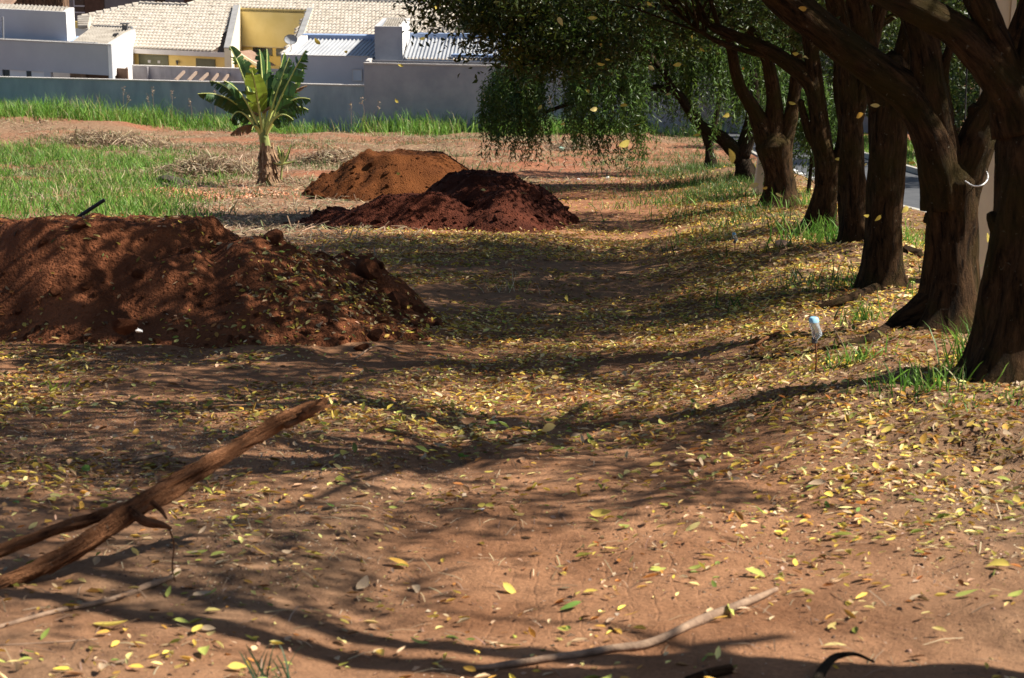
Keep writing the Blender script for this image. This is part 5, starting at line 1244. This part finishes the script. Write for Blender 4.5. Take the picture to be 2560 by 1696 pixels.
# ================================================================== GRASS AND CUT GRASS
def blades(pos, h, w_, pal, wts, lean=.42, jit=.28):
    N = len(pos); n = RNG.normal(0, lean, (N, 3)) * np.array([1, 1, 0]) + [0, 0, 1]; t = RNG.normal(0, 1, (N, 3)) * np.array([1, 1, .05])
    V, F = inst(BLADE_V, BLADE_F, pos, n, t, np.stack([h * RNG.uniform(.5, 1.1, N), w_, h], 1)); return V, F, rcol(N, 7, pal, wts, jit)
GP = [(.08, .19, .025), (.13, .27, .035), (.20, .33, .06), (.40, .35, .16)]; GW = [4, 3.5, 2, 1.2]
def scatter(n, x0, x1, y0, y1, dens):
    x = RNG.uniform(x0, x1, n); y = RNG.uniform(y0, y1, n); k = RNG.uniform(0, 1, n) < dens(x, y); x, y = x[k], y[k]
    return np.stack([x, y, surf(x, y) - .01], 1)
def d_meadow(x, y):
    a_ = x / y      # direction in plan
    n = fbm(x, y, .55, 4, 301)
    right = np.interp(y, [20, 26, 30, 38, 44, 52, 58], [-.215, -.16, -.16, -.18, -.145, -.15, -.20])
    d = sstep(.012, -.02, a_ - right + .06 * n) * sstep(19, 24, y) * (1 - sstep(55, 60, y + 6 * n))
    return np.clip(d * (.75 + 2.0 * n) * (.7 + 1.4 * fbm(x, y, 2.2, 3, 305)), 0.02 * d, 1) * (heap_near(x, y) < .01)
P = scatter(190000, -22, -3.2, 19, 61, d_meadow); hh = RNG.uniform(.10, .30, len(P)) * (.6 + .8 * (fbm(P[:, 0], P[:, 1], .7, 3, 311) + .5))
V, F, Cc = blades(P, hh, RNG.uniform(.012, .022, len(P)), GP, GW); tag(obj("meadow_grass", V, F, M["grass"], cols=Cc), "bright green meadow grass on the left side of the lot", "grass", kind="stuff")
# band of tall grass along the foot of the boundary wall
wd = lambda x: np.interp(x, [wl2[0], wr[0], wt1[0]], [wl2[1], wr[1], wt1[1]])
def d_wall(x, y):
    dist = wd(x) - y; n = fbm(x, y, .6, 4, 321); thick = np.interp(x, [-24, -17, -14, -9, -3, 3, 7], [9, 8, 5, 5, 4.5, 3.4, 3])
    clump = np.clip(.55 + 1.9 * n, 0, 1) * np.interp(x, [-15, -6], [1, 1])
    return (dist > .15) * (1 - sstep(thick * .55, thick, dist + 1.2 * n)) * np.clip(clump + .35 * (x < -15), .06, 1)
P = scatter(130000, -27, 8, 60, 81, d_wall); hh = RNG.uniform(.3, .85, len(P)) * np.interp(P[:, 0], [-24, -16, -12, -4], [1.15, 1.05, .85, .95]) * (.65 + .7 * (fbm(P[:, 0], P[:, 1], .5, 3, 331) + .5))
V, F, Cc = blades(P, hh, RNG.uniform(.018, .032, len(P)), GP, [3, 4, 3, .9], .3); tag(obj("tall_grass", V, F, M["grass"], cols=Cc), "tall green grass growing along the boundary wall", "grass", kind="stuff")
# scattered weeds on the mown ground and shaded bank
P = scatter(60000, -16, 8, 36, 70, lambda x, y: (heap_ochre(x, y) < .01) * np.clip(3.2 * (fbm(x, y, .5, 4, 341) - .12), 0, .9)); hh = RNG.uniform(.06, .26, len(P))
V, F, Cc = blades(P, hh, RNG.uniform(.012, .022, len(P)), [(.06, .12, .03), (.10, .17, .05), (.26, .23, .12)], [3, 3, 2], .5); tag(obj("weeds", V, F, M["grass"], cols=Cc), "low weeds dotted over the mown ground", "weeds", kind="stuff")
def d_bank(x, y):
    xr = xrow(y); n = fbm(x, y, 1.1, 4, 351)
    return np.exp(-((x - xr + .5) / .9) ** 2) * np.clip(2.5 * (n - .08), 0, 1) * sstep(13, 17, y) + .9 * sstep(27, 34, y) * np.exp(-((x - xr + 1.0) / 1.2) ** 2) * np.clip(.5 + 2 * n, 0, 1)
P = scatter(60000, .5, 8, 13, 52, d_bank); hh = RNG.uniform(.06, .24, len(P))
V, F, Cc = blades(P, hh, RNG.uniform(.008, .016, len(P)), [(.05, .11, .02), (.08, .16, .03), (.20, .2, .08)], [3, 3, 1], .4); tag(obj("bank_grass", V, F, M["grass"], cols=Cc), "short grass on the shaded bank under the trees", "grass", kind="stuff")
P = scatter(16000, 10.6, 14, 30, 70, lambda x, y: .9 + 0 * x); V, F, Cc = blades(P, RNG.uniform(.08, .3, len(P)), RNG.uniform(.015, .03, len(P)), GP, GW, .4); tag(obj("verge_grass", V, F, M["grass"], cols=Cc), "grass verge on the far side of the street", "grass", kind="stuff")
# dry cut grass
def d_hay(x, y):
    n = fbm(x, y, .5, 4, 361); return (heap_ochre(x, y) < .01) * np.clip(.45 + 1.8 * n, .04, 1) * np.where(x < -1.2, sstep(20, 27, y), sstep(34, 42, y)) * (heap_red(x, y) < .01) * (x > -y * .3) * np.interp(x / y, [-.3, -.03, .03, .1], [1, .9, .35, .2])
P = scatter(120000, -21, 7, 20, 72, d_hay); N = len(P); P[:, 2] += RNG.uniform(.0, .05, N)
V, F = inst(HAY_V, HAY_F, P, RNG.normal(0, .3, (N, 3)) + [0, 0, 1], RNG.normal(0, 1, (N, 3)), np.stack([RNG.uniform(.12, .42, N), RNG.uniform(.008, .02, N), RNG.uniform(.1, .5, N)], 1))
tag(obj("cut_grass", V, F, M["hay"], cols=rcol(N, 6, [(.27, .19, .12), (.40, .31, .20), (.16, .10, .06), (.15, .17, .08)], [3, 2, 2.5, 1.5])), "dry mown grass strewn over the middle of the lot", "hay", kind="stuff")
def haycock(u, v, rx, ry, h, n, lab):
    p = gpt(u, v); x = p[0] + RNG.normal(0, rx * .5, n); y = p[1] + RNG.normal(0, ry * .5, n); d = ((x - p[0]) / rx) ** 2 + ((y - p[1]) / ry) ** 2
    P = np.stack([x, y, surf(x, y) + np.maximum(0, 1 - d * .8) * h * RNG.uniform(.2, 1, n)], 1)
    V, F = inst(HAY_V, HAY_F, P, RNG.normal(0, .5, (n, 3)) + [0, 0, 1], RNG.normal(0, 1, (n, 3)), np.stack([RNG.uniform(.2, .6, n), RNG.uniform(.01, .022, n), RNG.uniform(.1, .6, n)], 1))
    tag(obj("hay_heap", V, F, M["hay"], cols=rcol(n, 6, [(.30, .22, .13), (.45, .36, .24), (.17, .11, .07)], [3, 2, 3]), loc=p), lab, "hay", "heaps of dry cut grass", "stuff")
haycock(490, 412, 1.5, .9, .42, 1500, "heap of dry cut grass left of the banana foot"); haycock(238, 335, 1.6, .8, .45, 1200, "small heap of dry grass in the left mown strip"); haycock(300, 345, 1.4, .8, .35, 900, "low heap of dry straw right of the smaller grass heap")
haycock(760, 372, .9, .6, .3, 600, "greyish clump of dry grass behind the ochre heap"); haycock(1330, 345, 1.3, .8, .3, 700, "dry grass ridge at the far end below the weeping tree")
# seed stalks against the wall
for k, u in enumerate((235, 240, 297, 320, 357, 405, 470, 510, 800, 835, 860, 1120, 1140, 1275)):
    x = D(u, 300, 73)[0]; y = wd(x) - random.uniform(.8, 2); g = G1(x, y); h = random.uniform(1.0, 1.5); r = empty("seed_stalk", (x, y, g))
    top = np.array([x + random.gauss(0, .1), y, g + h]); V, F = sweep([(x, y, g - .02), (x + random.gauss(0, .03), y, g + h * .6), top], [.008, .006, .004], 4, 3, 0); obj("stem", V, F, M["twig"], r)
    n = 26; P = top + np.stack([RNG.normal(0, .035, n), RNG.normal(0, .035, n), RNG.uniform(-.3, .06, n)], 1); V, F = inst(LEAF4_V, LEAF4_F, P, RNG.normal(0, 1, (n, 3)), RNG.normal(0, .5, (n, 3)) + [0, 0, 1], np.stack([RNG.uniform(.05, .1, n)] * 2 + [np.full(n, .02)], 1) * [1, .35, 1])
    tag(obj("seed_head", V, F, M["hay"], r, rcol(n, 4, [(.40, .30, .20), (.30, .2, .13)], [1, 1])), kind="stuff")
    tag(r, "feathery brown seed stalk standing against the boundary wall", "seed stalk", "seed stalks along the wall")
# separate tufts near the trees
def tuft(u, v, n, h, spread, lab, pal=GP, wts=(3, 4, 2, .3), lean=.35, wid=.012):
    p = gpt(u, v); P = np.stack([p[0] + RNG.normal(0, spread, n), p[1] + RNG.normal(0, spread * .7, n), np.zeros(n)], 1); P[:, 2] = surf(P[:, 0], P[:, 1]) - .01
    V, F, Cc = blades(P, RNG.uniform(.45, 1.05, n) * h, RNG.uniform(.7, 1.2, n) * wid, pal, wts, lean)
    tag(obj("grass_tuft", V, F, M["grass"], cols=Cc, loc=p), lab, "grass", "grass tufts near the trees", "stuff" if spread > .085 else None)
tuft(1975, 842, 70, .17, .09, "sunlit grass tuft right of the bottle stake", wid=.009)
tuft(2130, 890, 110, .19, .15, "green grass tuft left of the nearest trunk", wid=.009)
tuft(1990, 745, 45, .19, .08, "slender grass tuft between the bottle and the forked tree", wid=.009)
tuft(2190, 690, 60, .30, .14, "tall bright grass at the foot of the forked tree", wid=.011)
tuft(2235, 850, 60, .34, .07, "tall dark grass against the nearest trunk", wid=.010)
tuft(1925, 560, 190, .36, .30, "broad clump of grass right of the slanting trunk", wid=.016)
tuft(2100, 565, 90, .36, .22, "shaded grass clump between the lopped and forked trunks", wid=.014)
tuft(1935, 672, 60, .16, .18, "low grass left of the lopped trunk's foot", wid=.009)
tuft(1600, 560, 100, .14, .35, "low grass patch in the track's sunny right edge", wid=.009)
tuft(1665, 470, 200, .24, .8, "rough grass left of the far white pole", wid=.014)
tuft(1845, 470, 190, .32, .4, "grass between the short trunk and the street", wid=.016)
tuft(1170, 672, 30, .24, .12, "dry pale weed stalks in the middle of the track", [(.45, .40, .3), (.3, .3, .12), (.12, .17, .05)], (3, 1, 1), .5, .007)
tuft(640, 1575, 16, .17, .035, "blue-green grass sprig at the bottom edge", [(.06, .12, .06), (.09, .16, .08)], (1, 1), .35, .008)
tuft(2290, 920, 90, .07, .22, "low clover and grass below the nearest trunk", wid=.012)
tuft(125, 905, 12, .10, .03, "yellow-green seedling in the left leaf litter", [(.30, .40, .04), (.4, .45, .06)], (1, 1), .6, .022)
tuft(145, 468, 14, .42, .06, "pale dry blade clump standing left of the black pipe", [(.5, .42, .25), (.4, .36, .2)], (1, 1), .3, .03)

# ================================================================== LEAVES
LP = [(.58, .42, .07), (.66, .55, .20), (.46, .25, .045), (.34, .34, .06), (.24, .12, .05), (.52, .37, .21), (.42, .17, .045), (.18, .23, .045)]
LW = [3.8, 3.2, 2.0, 1.4, 3.2, 4.0, 1.5, .6]
def d_litter(x, y):
    xr = xrow(y); n = fbm(x, y, .9, 4, 401); n2 = fbm(x, y, .35, 3, 411)
    bank = sstep(xr - 2.4, xr - 1.1, x) * (1 - sstep(xr + .8, xr + 1.9, x)) * sstep(6.2, 9.2, y + .5 * (x - 1)) * (1 - .85 * sstep(26, 40, y))
    mid = (.11 + .52 * sstep(7.0, 9.2, y)) * (1 - sstep(22, 32, y)) * sstep(-6.5, -4.5, x) * np.clip(.68 + 2.0 * n, .05, 1)
    heap_ = heap_near(x, y) > .02
    onh = np.where(heap_, .06 + .95 * np.exp(-((x + 1.5) / .55) ** 2 - ((y - 14.0) / .8) ** 2) * np.clip(.75 + 2.0 * n, .1, 1) + .10 * (heap_near(x, y) < .2), 1)
    far = .06 * sstep(24, 30, y) * (1 - sstep(42, 50, y)) * sstep(-3, -1, x) + .05 * sstep(xr + 1, xr + 1.6, x) * (1 - sstep(6.7, 6.9, x)) * (y < 40)
    left = 1 - sstep(17, 21, y) * sstep(-1.6, -3.2, x)
    d = np.clip(np.maximum(bank * np.clip(.85 + .9 * n, .25, 1), np.maximum(mid * left, far)), 0, 1)
    d = d * np.clip(.95 + 1.5 * fbm(x, y, 3.2, 3, 431), .15, 1.3)
    d = np.where(heap_, onh * .9, d)
    return d * (heap_red(x, y) < .03) * (heap_ochre(x, y) < .02)
NL = 680000
P = scatter(NL, -6, 8, 5.0, 46, lambda x, y: d_litter(x, y)); N = len(P)
print("litter leaves", N)
nn = normals(P[:, 0], P[:, 1]) + RNG.normal(0, 1, (N, 3)) * np.where(RNG.uniform(0, 1, (N, 1)) < .8, .13, .5); P[:, 2] += .010 + RNG.uniform(0, .018, N)
L = (.020 + .052 * RNG.beta(1.3, 2.2, N)) * np.interp(P[:, 1], [8, 20, 45], [1, 1.15, 1.35]); sc = np.stack([L, L * RNG.uniform(.24, .55, N), L * RNG.uniform(.2, 1.8, N)], 1)
V, F = inst(LEAF8_V, LEAF8_F, P, nn, RNG.normal(0, 1, (N, 3)) * [1, 1, .05], sc)
tag(obj("leaf_litter", V, F, M["litter"], cols=rcol(N, 8, LP, LW, .24) * (np.repeat(np.clip(1 + .9 * fbm(P[:, 0], P[:, 1], .8, 3, 441), .55, 1.25), 8)[:, None] ** np.array([1, 1.15, 1.3]))), "carpet of yellow and brown fallen leaves under the trees", "leaf litter", kind="stuff")
# crumbs: dry bits of leaf and bark on the near soil
P = scatter(170000, -3.5, 4.2, 4.3, 13, lambda x, y: np.clip(.35 + 1.6 * fbm(x, y, 1.0, 4, 421), .04, 1) * np.where(np.abs(x - .35) < .55, .35, 1)); N = len(P); P[:, 2] += .012
L = .006 + .035 * RNG.beta(1, 3.5, N); V, F = inst(LEAF4_V, LEAF4_F, P, RNG.normal(0, .45, (N, 3)) + [0, 0, 1], RNG.normal(0, 1, (N, 3)), np.stack([L, L * RNG.uniform(.2, .7, N), L], 1))
tag(obj("leaf_crumbs", V, F, M["litter"], cols=rcol(N, 4, [(.36, .23, .14), (.52, .40, .28), (.14, .08, .05), (.5, .42, .16)], [3, 2, 3, 1])), "crumbs of dry leaf and bark on the near soil", "debris", kind="stuff")
N = 34000; OCT_V = np.array([[.5, 0, 0], [-.5, 0, 0], [0, .5, 0], [0, -.5, 0], [0, 0, .5], [0, 0, -.5]]); OCT_F = np.array([[0, 2, 4], [2, 1, 4], [1, 3, 4], [3, 0, 4], [2, 0, 5], [1, 2, 5], [3, 1, 5], [0, 3, 5]])
P = scatter(N, -3.2, 4, 4.3, 12.5, lambda x, y: np.clip(.5 + 1.6 * fbm(x, y, 1.4, 4, 451), .1, 1)); N = len(P); P[:, 2] += .008; L = .004 + .03 * RNG.beta(1, 6, N)
V, F = inst(OCT_V, OCT_F, P, RNG.normal(0, 1, (N, 3)), RNG.normal(0, 1, (N, 3)), L[:, None] * RNG.uniform(.6, 1.3, (N, 3)))
tag(obj("soil_crumbs", V, F, M["litter"], cols=rcol(N, 6, [(.27, .14, .08), (.20, .10, .055), (.36, .22, .14), (.12, .065, .04)], [3, 3, 1, 2])), "small crumbs of soil and grit on the near track", "grit", kind="stuff")
# straws and thin twigs
P = scatter(3000, -3, 4, 4.5, 14, lambda x, y: .8 + 0 * x); N = len(P); P[:, 2] += .012; L = RNG.uniform(.05, .16, N)
V, F = inst(HAY_V, HAY_F, P, RNG.normal(0, .2, (N, 3)) + [0, 0, 1], RNG.normal(0, 1, (N, 3)), np.stack([L, np.full(N, .004), L * .6], 1)); tag(obj("twig_litter", V, F, M["hay"], cols=rcol(N, 6, [(.28, .19, .12), (.45, .36, .22), (.16, .10, .06)], [2, 1, 2])), "thin straws and twigs scattered over the near soil", "debris", kind="stuff")

# single leaves: smooth outline, folded along the midrib and curled
def leaf_mesh(seed, m):
    rr = random.Random(seed); n = 8; V = []; F = []; fold = rr.uniform(.05, .35); curl = rr.uniform(-.35, .55); tw = rr.uniform(-.5, .5); wd_ = rr.uniform(.17, .25); bend = rr.uniform(-.12, .12)
    for i in range(n + 1):
        t = i / n; w_ = wd_ * (math.sin(math.pi * t ** .85) ** .8 if 0 < t < 1 else 0) + .004; x = t; z = curl * (t - .3) ** 2 - .02; yb = bend * math.sin(math.pi * t); a_ = tw * (t - .5)
        for s_ in (-1, 0, 1):
            yy = s_ * w_; zz = abs(s_) * w_ * fold * 1.6; V.append((x - .5, yb + yy * math.cos(a_) - zz * math.sin(a_), z + zz * math.cos(a_) + yy * math.sin(a_)))
    for i in range(n):
        b = i * 3; F += [(b, b + 1, b + 4, b + 3), (b + 1, b + 2, b + 5, b + 4)]
    b = len(V); V += [(-.62, -.006, .0), (-.62, .006, .0), (-.5, .008, -.015), (-.5, -.008, -.015)]; F.append((b, b + 3, b + 2, b + 1))
    me = mesh("fallen_leaf", V, F, m, smooth=True); return me
LM = {"yellow": leafflat("yellow_leaf", (.62, .46, .07), (.74, .62, .16)), "pale yellow": leafflat("pale_yellow_leaf", (.58, .46, .15), (.66, .56, .25)), "ochre": leafflat("ochre_leaf", (.50, .24, .04), (.64, .42, .08)),
      "yellow-green": leafflat("yellow_green_leaf", (.36, .42, .08), (.52, .54, .14)), "brown": leafflat("brown_leaf", (.20, .10, .05), (.36, .22, .12), .1), "tan": leafflat("tan_leaf", (.36, .24, .14), (.50, .38, .25), .15), "green": leafflat("green_leaf", (.12, .24, .04), (.2, .32, .06))}
LMW = {"yellow": 3, "pale yellow": 2.2, "ochre": 1.6, "yellow-green": 2.4, "brown": 1.6, "tan": 2.4, "green": .7}
LMESH = {k: [leaf_mesh(i * 13 + len(k), m) for i in range(6)] for k, m in LM.items()}
def place_leaf(name, kind, p, size, nrm, yaw, lab, grp, cat="leaf"):
    o = bpy.data.objects.new(name, random.choice(LMESH[kind])); n = Vector(nrm).normalized(); t = Vector((math.cos(yaw), math.sin(yaw), 0)); t = (t - n * t.dot(n)).normalized(); b = n.cross(t)
    o.matrix_basis = Matrix(((t.x, b.x, n.x, p[0]), (t.y, b.y, n.y, p[1]), (t.z, b.z, n.z, p[2]), (0, 0, 0, 1))) @ Matrix.Diagonal((size, size, size, 1))
    link(o); return tag(o, lab, cat, grp)
kinds = list(LMW); kw = [LMW[k] for k in kinds]
cnt = 0
hand = [("ochre", 628, 1145, .085), ("yellow-green", 455, 1285, .075), ("green", 1318, 1408, .075), ("yellow", 1175, 1500, .075), ("yellow-green", 1520, 1325, .06), ("yellow-green", 1612, 1318, .06), ("yellow-green", 1745, 1335, .07), ("yellow", 1415, 1276, .055), ("ochre", 1665, 1438, .05), ("pale yellow", 1600, 1225, .07), ("yellow", 730, 1290, .085), ("ochre", 600, 1282, .07), ("ochre", 920, 1310, .075), ("yellow", 320, 1495, .05), ("yellow-green", 2235, 1380, .075), ("yellow", 2305, 1315, .08), ("yellow-green", 422, 1445, .05), ("green", 712, 1425, .05), ("yellow", 1390, 1195, .09), ("yellow-green", 1945, 1243, .08), ("ochre", 510, 1205, .04), ("yellow", 255, 1455, .10), ("pale yellow", 1930, 1500, .065), ("yellow", 550, 1553, .055)]
def leaf_words(kd, u, v):
    z = ("on the soil around the propped branch" if u < 800 else "on the soil left of the bent stick's end" if u < 1080 else "on the bare soil around the bent stick" if u < 1850 and v > 1220 else "on the track above the bent stick" if u < 1850 else "near the right edge of the foreground")
    z = ("beyond the propped branch tip" if u < 1080 and v < 1080 else z)
    return f"{kd} leaf lying {z}", f"{kd} leaves {z}"
def nrm_at(x, y): return normals(np.array([x]), np.array([y]))[0]
for kd, u, v, s_ in hand:
    p = gpt(u, v); n = nrm_at(p[0], p[1]) + RNG.normal(0, .2, 3); place_leaf("fallen_leaf", kd, p + [0, 0, .015], s_ * 1.15, n, random.uniform(-.5, .5) + (math.pi if random.random() < .5 else 0), *leaf_words(kd, u, v)); cnt += 1
tries = 0
while cnt < 300 and tries < 9000:
    tries += 1
    u = random.uniform(-20, 2390); v = random.uniform(960, 1580)
    wgt = (.25 + .75 * (v < 1180)) * (1.6 if u > 1700 and v < 1350 else 1) * (.45 if 1000 < u < 1750 and v > 1150 else 1)
    if random.random() > wgt: continue
    p = gpt(u, v); kd = random.choices(kinds, kw)[0]; n = nrm_at(p[0], p[1]) + RNG.normal(0, .3, 3); n[2] = max(n[2], .35)
    place_leaf("fallen_leaf", kd, p + [0, 0, .012 + random.uniform(0, .012)], random.uniform(.038, .082), n, random.uniform(0, 6.28), *leaf_words(kd, u, v)); cnt += 1
# leaves in the air (2367 px view: u, v, length px, blurred-near)
air = [(1294, 50, 24), (1370, 41, 22), (1501, 8, 18), (1389, 147, 18), (1404, 138, 10), (1505, 156, 20), (1566, 150, 20), (1623, 115, 14), (1600, 84, 18), (1719, 159, 14), (1132, 220, 16), (1248, 250, 20), (1373, 253, 28), (1442, 244, 18), (1301, 286, 14), (1472, 289, 16), (1442, 332, 32), (1678, 269, 30), (1611, 313, 18), (1689, 362, 36), (1742, 428, 26), (1390, 105, 18), (1358, 211, 10), (1545, 220, 14), (1854, 20, 24), (1839, 124, 16), (1862, 134, 20), (1831, 239, 18), (1896, 239, 12), (1989, 268, 26), (2023, 244, 22), (1937, 368, 14), (2000, 381, 12), (2108, 376, 18), (1768, 434, 16), (1801, 452, 22), (2062, 477, 16), (2004, 497, 20), (2029, 504, 20), (2093, 485, 24), (2200, 510, 20), (2174, 160, 22), (2215, 415, 9), (2284, 549, 24), (2306, 593, 24), (1885, 624, 12), (1722, 661, 12), (1311, 690, 16), (1523, 720, 16), (1117, 440, 12), (1210, 447, 16), (920, 402, 14), (1660, 655, 18), (1082, 970, 42), (1270, 990, 30), (734, 95, 20), (800, 119, 16), (926, 152, 14), (976, 89, 14), (1008, 17, 12), (917, 233, 8), (1880, 40, 14)]
for k, (u, v, ln) in enumerate(air):
    size = random.uniform(.06, .075); Y = max(4.2, min(24, size * 4346 / ln)); p = D(u, v, Y)
    g = G1(p[0], p[1])
    if p[2] < g + .12:
        Y = Y * .8; p = D(u, v, Y)
    kd = "brown" if (u, v) == (1082, 970) else random.choices(["yellow", "pale yellow", "ochre"], [6, 2, 1.2])[0]
    zone = "in front of the tree trunks" if u > 1740 else ("in front of the hanging foliage" if u > 1100 and v < 400 else ("before the distant houses" if v < 330 else "above the leafy track"))
    n = np.array([random.gauss(0, .6), -.8 + random.gauss(0, .4), random.gauss(.1, .6)])
    place_leaf("falling_leaf", kd, p, size, n, random.uniform(0, 6.28), f"{kd} leaf falling through the air {zone}", f"{kd} leaves falling {zone}")
print("meshes done", len(bpy.data.objects))
